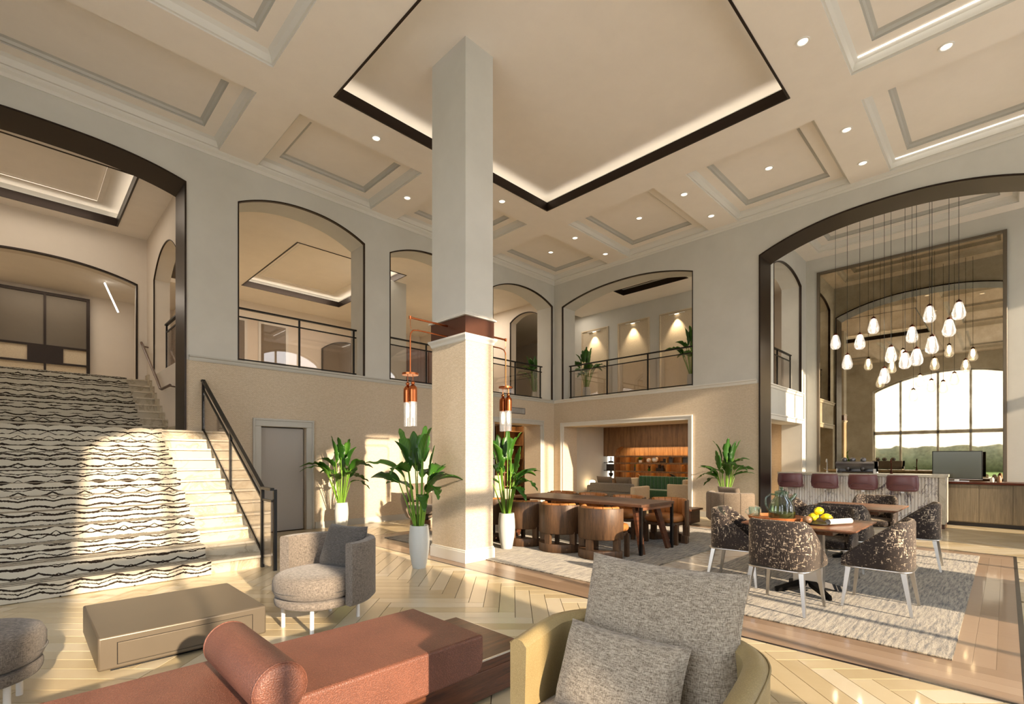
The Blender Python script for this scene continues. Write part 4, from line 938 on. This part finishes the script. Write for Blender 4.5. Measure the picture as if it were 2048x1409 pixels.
# ---------------- potted banana plants
def leaf_mesh(L, Wd, bend, fold, k=14, tears=()):
    mb = MB(); rows = []
    for i in range(k+1):
        t = i/k; w = Wd*(math.sin(PI*min(1, t*.93+.05))**.75)*(1-.25*t); ang = bend*t*t
        x = L*(t-.18*abs(bend)*t*t*t); z = -L*.42*bend*t*t
        rows.append((x, z, w))
    for i, (x, z, w) in enumerate(rows):
        nick = .72 if i in tears else 1
        for q in (-1, -.5, 0, .5, 1): mb.v.append((x-abs(q)*.03*(1 if i in tears else 0), q*w/2*nick, z+fold*abs(q)*w/2))
    for i in range(k):
        for j in range(4): a = i*5+j; mb.f.append((a, a+1, a+6, a+5))
    return mb
def plant(label, loc, rz, s=1.0, pot='tall', group='potted banana plants'):
    R = random.Random(11)
    t = thing('potted_plant', label, 'plant', loc, rz, group)
    H = .56
    MB().lathe([(.02, 0), (.085, 0), (.098, .05), (.125, .20), (.135, .34), (.13, .46), (.118, H), (.105, H), (.11, .46), (.02, .44)], seg=32).build('pot', 'pot_white', t, smooth=50)
    MB().lathe([(.02, H-.05), (.106, H-.045)], seg=20).build('soil', 'soil', t)
    for i in range(19):
        az = i*2.399+R.random()*.5; upr = i < 6
        tilt = math.radians(R.uniform(3, 11) if upr else R.uniform(8, 21)); hl = R.uniform(.66, .92) if upr else R.uniform(.42, .78)
        b0 = Vector((.05*math.cos(az), .05*math.sin(az), H-.05)); d = Vector((math.cos(az)*math.sin(tilt), math.sin(az)*math.sin(tilt), math.cos(tilt)))
        tip = b0+d*hl; mid = b0+d*hl*.5+Vector((0, 0, .02))
        L = R.uniform(.42, .58); Wd = R.uniform(.17, .235); 
        el = (PI/2-tilt) if upr else (PI/2-tilt)*R.uniform(.35, .85)
        bend = R.uniform(.1, .7) if upr else R.uniform(.7, 2.0)
        mb = leaf_mesh(L, Wd, bend, R.uniform(.15, .5), tears=set(R.sample(range(3, 13), 3)))
        xform(mb, Matrix.Translation(tip) @ Matrix.Rotation(az, 4, 'Z') @ Matrix.Rotation(-el, 4, 'Y') @ Matrix.Rotation(R.uniform(-.7, .7), 4, 'X'))
        lf = mb.build('leaf', 'leaf', t, smooth=80); so2 = lf.modifiers.new('thick', 'SOLIDIFY'); so2.thickness = .003
        MB().tube([b0, mid, tip, tip+Vector((math.cos(az)*math.cos(el), math.sin(az)*math.cos(el), math.sin(el)))*.10], [.011, .009, .007, .004], 6).build('stem', 'stem_green', lf, smooth=60)
    return t
pA = plant('tall banana plant in a white vase left of the column', (3.74, 5.47, 0), 1.9)
dup(pA, (5.48, 5.60, .0135), 2.1, 'tall banana plant in a white vase right of the column'); dup(pA, (4.54, 9.33, 0), 4.0, 'banana plant in a white vase against the papered wall by the grey door'); dup(pA, (11.19, 4.43, 0), 5.2, 'banana plant behind the curved brown sofa by the bar arch')
for (x, y, z, rz, lab) in ((13.2, 9.74, 3.2, 1, 'banana plant up on the right gallery at the left end of the railing'), (13.2, 6.15, 3.2, 3.3, 'banana plant up on the right gallery beside the right jamb'), (12.9, 11.75, 3.2, 2.2, 'banana plant upstairs seen through the arch left of the inner corner')): dup(pA, (x, y, z), rz, lab)
# ---------------- column pendants
def col_pendant(label, x, sgn):
    t = thing('column_pendant', label, 'lamp', (x, 5.615, 3.27), 0 if sgn < 0 else PI, 'copper column lamps')
    MB().tube([(0, 0, .05), (-.62, 0, .05)], .014, 10).build('upper_arm', 'copper', t, smooth=60); MB().lathe([(.02, .03), (.02, .07)], c=(-.62, 0), seg=12).build('arm_tip', 'copper', t)
    MB().tube([(0, 0, -.10), (-.50, 0, -.10), (-.58, 0, -.115), (-.615, 0, -.16), (-.62, 0, -.22), (-.62, 0, -.70)], .010, 10).build('lower_arm', 'copper', t, smooth=60)
    MB().tube([(-.62, 0, .05), (-.62, 0, -.06), (-.60, 0, -.10)], .003, 6).build('hanger', 'copper', t)
    MB().lathe([(.02, -.72), (.11, -.72), (.11, -.695), (.02, -.69)], c=(-.62, 0), seg=28).build('canopy_disc', 'copper', t, smooth=40)
    for dy in (-.062, .062):
        MB().tube([(-.62, dy, -.72), (-.62, dy, -.83)], .004, 6).build('chain', 'copper', t)
        cp = MB().lathe([(.004, -.80), (.024, -.815), (.026, -.835), (.018, -.85), (.03, -.862), (.052, -.89), (.056, -.93), (.056, -1.08), (.01, -1.08)], c=(-.62, dy), seg=24).build('cap', 'copper', t, smooth=50)
        MB().lathe([(.052, -1.08), (.052, -1.40), (.05, -1.40), (.05, -1.08)], c=(-.62, dy), seg=24, cap=False).build('glass_tube', 'tube_glass', t, smooth=50)
        MB().lathe([(.006, -1.09), (.022, -1.12), (.025, -1.20), (.018, -1.26), (.004, -1.28)], c=(-.62, dy), seg=14).build('bulb', 'bulb', t, smooth=60)
    return t
col_pendant('copper double-tube pendant lamp hanging on the left of the column', CX0-.012, -1)
col_pendant('copper double-tube pendant lamp hanging on the right of the column', CX1+.012, 1)
# ---------------- air vent
av = thing('air_vent', 'white louvred air vent above the doorway near the corner', 'vent', (10.24, 9.998, 2.81))
MB().box(-.30, .30, -.012, 0, -.09, .09).build('vent_frame', 'steel', av, bevel=.004)
for k in range(18): x = -.255+.03*k; MB().box(x-.004, x+.004, -.02, -.012, -.07, .07).build('slat', 'trim_white', av)
# ---------------- curved lounge sofa and side table by the right wall
cs = thing('curved_sofa', 'curved brown-grey channelled lounge chair under the plant by the bar arch', 'sofa', (10.62, 4.05, 0), math.radians(-15))
for k in range(5):
    a0 = math.radians(95+k*34); mb = MB(); shell_arc(mb, .40, .53, a0, a0+math.radians(33), .14, .74, 8, .05); mb.build('back_channel', 'tan_fabric', cs, smooth=60)
mb = MB(); cushion(mb, .46, .44, .16, .44, 2.6, .06, (.08, 0), puff=.01); mb.build('seat_cushion', 'tan_fabric', cs, smooth=60)
p = pillow(.5, .36, .15); xform(p, Matrix.Translation((-.22, -.08, .68)) @ Matrix.Rotation(PI/2, 4, 'Z') @ Matrix.Rotation(math.radians(-20), 4, 'X')); p.build('back_pillow', 'tan_fabric', cs, smooth=70)
for a in (40, 140, 220, 320): MB().tube([(.38*math.cos(math.radians(a)), .38*math.sin(math.radians(a)), .16), (.40*math.cos(math.radians(a)), .40*math.sin(math.radians(a)), 0)], .016, 8).build('leg', 'chrome', cs)
sd = thing('side_table', 'low wooden side table left of the curved sofa', 'table', (10.45, 5.05, 0)); MB().box(-.3, .3, -.3, .3, .30, .34).build('table_top', 'walnut', sd, bevel=.005)
MB().box(-.25, .25, -.25, .25, .02, .30).build('body', 'walnut_dark', sd, bevel=.01)
tc_ = thing('tub_chair', 'beige bowl-shaped tub chair behind the plant left of the column', 'armchair', (6.15, 8.95, 0), math.radians(-100))
rings = []
mb = MB(); n_ = 28
for i in range(n_+1):
    a = math.radians(75)+math.radians(210)*i/n_; c, s = math.cos(a), math.sin(a)
    rings.append([(r*c, r*s, z) for r, z in ((.18, .10), (.30, .18), (.38, .34), (.42, .56), (.41, .66), (.38, .68), (.35, .66), (.35, .45), (.28, .30), (.16, .2))])
mb.loft(rings).build('shell', 'tan_fabric', tc_, smooth=60)
mb = MB(); cushion(mb, .34, .33, .26, .42, 2.3, .05, (.06, 0), puff=.01); mb.build('seat_cushion', 'tan_fabric', tc_, smooth=60); MB().lathe([(.22, 0), (.22, .10), (.02, .10)], seg=24).build('swivel_base', 'walnut_dark', tc_)
p = pillow(.46, .4, .14); xform(p, Matrix.Translation((-.24, 0, .70)) @ Matrix.Rotation(PI/2, 4, 'Z') @ Matrix.Rotation(math.radians(-15), 4, 'X')); p.build('back_pillow', 'tan_fabric', tc_, smooth=70)
# ---------------- snug seen through the doorway left of the corner
sb = thing('lit_cabinet', 'amber-lit wooden shelf cabinet inside the doorway near the corner', 'cabinet', (11.55, 11.55, 0))
MB().box(-.45, .45, .25, .30, 0, 2.5).build('back_panel', 'niche_wood', sb)
for x in (-.45, .42): MB().box(x, x+.03, -.1, .25, 0, 2.5).build('side_panel', 'library_wood', sb)
for z in (.5, .95, 1.4, 1.85, 2.3): MB().box(-.42, .42, -.1, .25, z, z+.03).build('shelf', 'library_wood', sb); None
bq = thing('banquette', 'cream upholstered banquette inside the doorway near the corner', 'sofa', (10.5, 11.2, 0))
MB().box(-.7, .55, .2, .38, .15, .88).build('backrest', 'cream_fabric', bq, bevel=.04, seg=3); MB().box(-.7, .55, -.3, .2, .15, .46).build('seat', 'cream_fabric', bq, bevel=.04, seg=3); MB().box(-.65, .5, -.25, .33, 0, .15).build('plinth', 'dark_object', bq)
fill_light(11.3, 11.1, 2.73, 16, .8, .3, (1, .68, .36))  # added warm fill above the cabinet
# ---------------- library furniture
gbn = thing('green_banquette', 'channelled green velvet banquette in front of the library shelves', 'sofa', (14.3, 7.6, 0))
for k in range(13): y = -.85+k*.132; MB().box(.0, .14, y, y+.128, .40, .86).build('back_channel', 'green_velvet', gbn, bevel=.03, seg=3)
MB().box(-.55, .0, -.85, .86, .22, .46).build('seat', 'green_velvet', gbn, bevel=.04, seg=3); MB().box(-.5, .1, -.82, .83, 0, .22).build('plinth', 'dark_object', gbn)
for y in (-.98, .88): MB().box(-.5, .12, y, y+.11, 0, .80).build('end_panel', 'cream_fabric', gbn, bevel=.03, seg=3)
lsf = thing('library_sofa', 'grey sofa with its back pillows at the left of the library', 'sofa', (13.05, 8.45, 0), math.radians(0))
MB().box(-.45, .45, -.75, .75, .12, .42).build('seat', 'sofa_grey', lsf, bevel=.05, seg=3); MB().box(-.45, -.25, -.75, .75, .42, .68).build('backrest', 'sofa_grey', lsf, bevel=.05, seg=3)
for y in (-.85, .70): MB().box(-.45, .45, y, y+.15, .10, .60).build('arm', 'cream_fabric' if y < 0 else 'sofa_grey', lsf, bevel=.04, seg=3)
for x, y in ((-.4, -.65), (.4, -.65), (-.4, .65), (.4, .65)): MB().tube([(x, y, .12), (x, y, 0)], .02, 8).build('leg', 'dark_object', lsf)
for k, y in enumerate((-.32, .36)): p = pillow(.55, .45, .16); xform(p, Matrix.Translation((-.14, y, .66)) @ Matrix.Rotation(PI/2, 4, 'Z') @ Matrix.Rotation(math.radians(-18), 4, 'X')); p.build('back_pillow', 'tan_fabric', lsf, smooth=70)
la = thing('library_armchair', 'cream armchair at the right of the library opening', 'armchair', (13.4, 6.55, 0), math.radians(60))
mb = MB(); shell_arc(mb, .32, .43, math.radians(80), math.radians(280), .15, .70); mb.build('backrest', 'cream_fabric', la, smooth=50)
mb = MB(); cushion(mb, .33, .33, .2, .44, 2.4, .05, (.03, 0)); mb.build('seat_cushion', 'cream_fabric', la, smooth=60); MB().lathe([(.2, 0), (.2, .2), (.02, .2)], seg=20).build('base', 'dark_object', la)
lc = thing('table_lamp', 'glowing white lamp beside the library sofa', 'lamp', (13.6, 9.8, 0)); MB().box(-.12, .12, -.12, .12, 0, .46).build('stand', 'library_wood', lc, bevel=.01); MB().lathe([(.02, .46), (.09, .47), (.10, .52), (.10, .66), (.08, .69), (.02, .70)], seg=20).build('shade', 'lamp_cube', lc, smooth=50)
def shelf_item(name, label, cat, y, z, parts):
    t = thing(name, label, cat, (14.68, y, z+.009), 0)
    for nm, mb, mat in parts: mb.build(nm, mat, t, smooth=60)
    return t
Z1, Z2, Z3 = 1.28, 1.0, .72
def tuft(n_, r, h, seed):
    R = random.Random(seed); mb = MB()
    for i in range(n_): a = R.random()*6.28; e = R.uniform(.3, 1.2); l = R.uniform(.6, 1)*h; d = Vector((math.cos(a)*math.cos(e), math.sin(a)*math.cos(e), math.sin(e))); sd_ = Vector((-math.sin(a), math.cos(a), 0))*.022; b0 = Vector((0, 0, r)); mb.add([b0, b0+d*l*.5+sd_, b0+d*l, b0+d*l*.5-sd_], [(0, 1, 2, 3)])
    return mb
shelf_item('shelf_plant', 'small green plant in a grey pot on the top library shelf', 'plant', 8.62, Z1, [('pot', MB().lathe([(.02, 0), (.05, 0), (.06, .08), (.02, .085)], seg=16), 'white_object'), ('foliage', tuft(40, .08, .14, 3), 'leaf')])
shelf_item('shelf_plant', 'small green plant in a dark pot on the middle library shelf', 'plant', 8.80, Z2, [('pot', MB().lathe([(.02, 0), (.05, 0), (.06, .12), (.02, .125)], seg=16), 'grey_object'), ('foliage', tuft(40, .12, .12, 5), 'leaf')])
shelf_item('globe_ornament', 'large white openwork ball on the top library shelf', 'ornament', 8.09, Z1, [('ball', MB().lathe([(.005, 0), (.07, .02), (.105, .075), (.10, .14), (.06, .19), (.005, .205)], seg=18), 'white_object')])
shelf_item('globe_ornament', 'smaller white ball left of the large one on the top library shelf', 'ornament', 8.31, Z1, [('ball', MB().lathe([(.005, 0), (.05, .01), (.075, .055), (.07, .1), (.04, .135), (.005, .145)], seg=18), 'white_object')])
shelf_item('orchid_vase', 'slim green vase with dark stems on the middle library shelf', 'vase', 8.30, Z2, [('vase', MB().lathe([(.02, 0), (.04, .01), (.05, .05), (.02, .1), (.025, .12)], seg=16), 'leaf'), ('stems', tuft(14, .11, .12, 8), 'dark_object')])
shelf_item('stacked_boxes', 'dark stepped boxes on the top library shelf', 'boxes', 7.78, Z1, [('box_stack', MB().box(-.05, .05, -.11, .11, 0, .05).box(-.05, .05, -.11, 0, .05, .13), 'dark_object')])
shelf_item('grey_box', 'upright grey box on the top library shelf', 'box', 7.52, Z1, [('case', MB().box(-.05, .05, -.06, .06, 0, .2), 'grey_object')])
shelf_item('dark_box', 'square dark box at the right end of the top library shelf', 'box', 7.03, Z1, [('case', MB().box(-.06, .06, -.08, .08, 0, .2), 'grey_object')])
shelf_item('dark_sculpture', 'black blocky sculpture on the middle library shelf', 'sculpture', 7.90, Z2, [('blocks', MB().box(-.05, .05, -.13, .13, 0, .1).box(-.04, .04, -.12, -.05, .1, .19).box(-.04, .04, 0, .06, .1, .22), 'dark_object')])
shelf_item('bird_figure', 'black bird figure on the low library shelf', 'sculpture', 7.47, Z3, [('bird', MB().tube([(0, .12, .20), (0, .05, .18), (0, -.03, .14), (0, -.10, .10), (0, -.16, .11)], [.01, .035, .045, .03, .006], 10), 'dark_object'), ('perch', MB().tube([(0, 0, 0), (0, 0, .13)], .008, 6), 'dark_object')])
shelf_item('bust', 'dark bust silhouette in the lit niche, bottom compartment', 'sculpture', 9.78, Z3, [('bust_body', MB().lathe([(.03, 0), (.03, .03), (.015, .05), (.06, .10), (.085, .16), (.06, .19), (.025, .20), (.03, .215), (.035, .245), (.02, .265)], seg=18), 'dark_object')])
shelf_item('dark_chest', 'dark wooden chest filling the middle compartment of the lit niche', 'box', 9.76, Z2, [('chest', MB().box(-.08, .08, -.16, .16, 0, .22), 'dark_object')])
shelf_item('candlestick', 'dark candlestick on a flat base in the top lit niche', 'ornament', 9.78, Z1, [('stick', MB().lathe([(.09, 0), (.09, .04), (.015, .05), (.02, .08), (.012, .1), (.02, .13), (.012, .2)], seg=14), 'dark_object')])
shelf_item('ring_ornament', 'pale ring ornament on the bottom library shelf behind the sofa', 'ornament', 8.72, Z3, [('ring', MB().tube([(0, .08*math.cos(2*PI*j/20), .085+.08*math.sin(2*PI*j/20)) for j in range(21)], .01, 6), 'white_object')])
nl = bpy.data.lights.new('niche_light', 'AREA'); nl.shape = 'RECTANGLE'; nl.size = .06; nl.size_y = 4.0; nl.energy = 16; nl.color = (1, .72, .42)
no = bpy.data.objects.new('niche_light', nl); COL.objects.link(no); no.location = (14.64, 7.2, 1.80); no.rotation_euler = (0, math.radians(-12), 0)
# ---------------- bar
br_ = thing('bar_counter', 'pale stone bar counter with a fluted marble front', 'bar', (13.2, .86, 0))
BL = 3.10
MB().box(-.06, .68, -.02, BL, 1.045, 1.10).build('counter_top', 'counter_stone', br_, bevel=.005); MB().box(-.02, .66, 0, .10, .10, 1.045).build('end_panel', 'counter_stone', br_, bevel=.004)
MB().box(.05, .64, .10, BL, 0, 1.045).build('carcass', 'credenza_wood', br_); MB().box(.06, .62, .02, .10, 0, .10).build('toe_kick', 'walnut_dark', br_)
mb = MB(); nf = 54; pts = []
for i in range(nf):
    y0 = .11+(BL-.12)*i/nf; w = (BL-.12)/nf
    for j in range(6): a = PI*j/6; pts.append((.05-.034*math.sin(a), y0+w*(1-math.cos(a))/2))
pts += [(.05, BL-.01), (.06, BL-.01), (.06, .11)]
MB().prism(pts, .10, 1.04).build('fluted_panel', 'bar_marble', br_, smooth=70)
def bar_stool(label):
    t = thing('bar_stool', label, 'stool', group='mauve bar seats')
    mb = MB(); rings = []
    for i in range(21):
        u = -1+2*i/20; y = u*.265; x = -.20+.10*abs(u)**3
        rings.append([(x-.02, y*.97, .80), (x-.035, y*1.02, .90), (x-.03, y*.98, 1.05), (x-.02, y*.93, 1.085), (x+.0, y*.90, 1.09), (x+.015, y*.92, 1.06), (x+.02, y*.98, .9), (x+.03, y*.95, .80)])
    mb.loft(rings).build('backrest', 'mauve_leather', t, smooth=60)
    MB().tube([(-.245, .20*math.cos(a), .815+.09*abs(math.sin(a))**.5) for a in [PI*i/16 for i in range(17)]], .006, 6).build('seam', 'mauve_leather', t, smooth=60)
    mb = MB(); cushion(mb, .20, .24, .76, .84, 4, .03, (-.02, 0)); mb.build('seat', 'mauve_leather', t, smooth=60)
    MB().box(-.10, .32, -.03, .03, .72, .76).build('bracket', 'chrome', t)
    return t
bst = bar_stool('mauve leather bar seat at the left end of the bar'); bst.location = (12.92, 3.58, 0)
for y, lab in ((2.88, 'mauve leather bar seat second from the left along the bar'), (2.17, 'mauve leather bar seat third from the left along the bar'), (1.50, 'mauve leather bar seat at the right end of the bar')): dup(bst, (12.92, y, 0), 0, lab)
em = thing('espresso_machine', 'grey metal espresso machine with cups on top of the bar', 'coffee machine', (13.62, 2.42, 1.10))
MB().prism([(-.22, .10), (-.26, .16), (-.28, .22), (-.24, .26), (.22, .26), (.24, .1)], -.36, .36, 'y').build('head', 'steel', em); MB().box(.0, .24, -.36, .36, .03, .1).build('body', 'steel', em); MB().box(-.24, 0, -.34, .34, .02, .045).build('drip_tray', 'dark_object', em)
for y in (-.36, .34): MB().box(-.22, .24, y, y+.02, 0, .26).build('side_panel', 'white_metal', em)
for y in (-.14, .14): MB().lathe([(.02, .05), (.035, .06), (.05, .11), (.05, .13), (.02, .13)], c=(-.2, y), seg=16).build('group_head', 'steel', em, smooth=50); MB().tube([(-.22, y, .08), (-.34, y, .06)], .012, 8).build('filter_handle', 'dark_object', em)
for i, y in enumerate((-.12, .08, .24)):
    c = tag(MB().lathe([(.02, 0), (.05, .005), (.062, .04), (.05, .075), (.03, .09), (.005, .095)], seg=18).build('cup', 'steel', smooth=60), 'upturned metal cup on the espresso machine, ' + ('right', 'middle', 'left')[i], 'cup', 'cups on the espresso machine'); c.location = (13.62, 2.42+y, 1.361)
def faucet(label, loc, mat):
    t = thing('faucet', label, 'faucet', loc); MB().lathe([(.028, 0), (.028, .02), (.015, .03), (.012, .1)], seg=14).build('base', mat, t, smooth=50)
    MB().tube([(0, 0, .1), (0, 0, .27), (-.01, 0, .30), (-.04, 0, .315), (-.075, 0, .30), (-.085, 0, .24)], .011, 8).build('spout', mat, t, smooth=60); MB().tube([(0, 0, .06), (0, .07, .09)], .007, 6).build('lever', mat, t); return t
faucet('silver gooseneck faucet left of the espresso machine', (13.66, 3.02, 1.10), 'chrome'); faucet('bronze gooseneck faucet right of the espresso machine', (13.55, 1.78, 1.10), 'dark_copper')
# credenza with screen
cr = thing('credenza', 'long grey wood credenza with a copper-brown top behind the bar', 'cabinet', (14.2, -2.6, 0))
MB().box(.02, .68, 0, 4.0, .08, .89).build('carcass', 'credenza_wood', cr); MB().box(.06, .66, .04, 3.96, 0, .08).build('toe_kick', 'dark_object', cr); MB().box(-.03, .72, -.03, 4.03, .89, .935).build('top', 'walnut_dark', cr, bevel=.004); MB().box(-.034, -.03, -.03, 4.03, .895, .93).build('top_edge', 'dark_copper', cr)
for k in range(8): MB().box(0, .02, k*.5+.004, k*.5+.496, .10, .88).build('door', 'credenza_wood', cr, bevel=.002)
mn = thing('monitor', 'flat screen monitor standing on the credenza', 'screen', (14.5, .76, .936)); MB().box(-.02, .02, -.41, .41, .04, .66).build('case', 'black_metal', mn, bevel=.004); MB().box(-.022, -.0205, -.395, .395, .065, .645).build('display', 'screen', mn); MB().box(-.1, .1, -.2, .2, 0, .015).build('foot', 'chrome', mn); MB().box(-.01, .01, -.04, .04, .015, .05).build('neck', 'chrome', mn); MB().box(-.024, -.02, -.41, .41, .04, .05).build('chin', 'white_metal', mn)
for i, (y, h) in enumerate(((.20, .10), (.10, .14))):
    j = tag(MB().lathe([(.02, 0), (.04, 0), (.042, h*.7), (.025, h*.85), (.027, h), (.005, h)], seg=16).build('jar', ('white_object', 'jar_brown')[i], smooth=50), ('small white jar right of the monitor on the credenza', 'small brown jar near the right end of the credenza')[i], 'jar'); j.location = (14.45, y, .936)
mr = thing('wall_mirror', 'huge antique bronze mirror in a grey frame behind the bar', 'mirror', (15.76, 1.85, 0))
MB().box(-.03, -.012, -1.80, 1.80, .25, 6.52).build('mirror_glass', 'antique_mirror', mr)
for a, b2, c, d in ((-1.87, -1.80, .18, 6.59), (1.80, 1.87, .18, 6.59), (-1.80, 1.80, 6.52, 6.59), (-1.80, 1.80, .18, .25)): MB().box(-.07, 0, a, b2, c, d).build('frame_bar', 'taupe_metal', mr, bevel=.008)
# ---------------- glass pendant cluster over the bar
PEND = [(13.750, 2.868, 4.209, 'leftmost of the cluster'), (13.600, 2.604, 3.677, 'second from the left'), (13.500, 2.344, 4.086, 'third from the left'), (13.500, 2.091, 4.396, 'fourth from the left'), (13.350, 1.875, 3.241, 'lowest of the cluster'), (13.200, 1.739, 3.663, 'sixth from the left'), (13.150, 1.497, 3.494, 'seventh from the left'), (13.400, 1.409, 4.068, 'eighth from the left'), (12.750, 1.270, 3.477, 'ninth from the left'), (13.250, 1.112, 4.410, 'tenth from the left'), (12.750, 1.032, 3.684, 'third from the right'), (12.900, 0.790, 4.003, 'second from the right'), (12.850, 0.644, 4.299, 'rightmost and highest')]
p0 = None
for (X, Y, z, lab) in PEND:
    Lb = 'lit clear glass teardrop pendant over the bar, ' + lab; loc = (X, Y, z)
    t = thing('glass_pendant', Lb, 'lamp', loc, 0, 'glass teardrop pendants')
    if p0 is None:
        gl_ = MB().lathe([(.04, .165), (.065, .12), (.085, .04), (.108, -.06), (.10, -.13), (.06, -.175), (.01, -.185)], seg=26, cap=False).mesh('shade', 60); gl_.materials.append(MATS['pendant_glass'])
        cp_ = MB().lathe([(.006, .22), (.012, .20), (.035, .19), (.05, .165), (.045, .15), (.01, .15)], seg=20).mesh('cap', 50); cp_.materials.append(MATS['dark_copper'])
        fb_ = MB().lathe([(.006, .15), (.03, .13), (.042, .06), (.04, -.02), (.022, -.07), (.004, -.085)], seg=16).mesh('bulb', 60); fb_.materials.append(MATS['filament']); p0 = 1
    for nm, me_ in (('shade', gl_), ('cap', cp_), ('bulb', fb_)): o = bpy.data.objects.new(nm, me_); COL.objects.link(o); o.parent = t
    MB().tube([(0, 0, .21), (0, 0, 7.22-loc[2])], .004, 6).build('cord', 'black_metal', t)
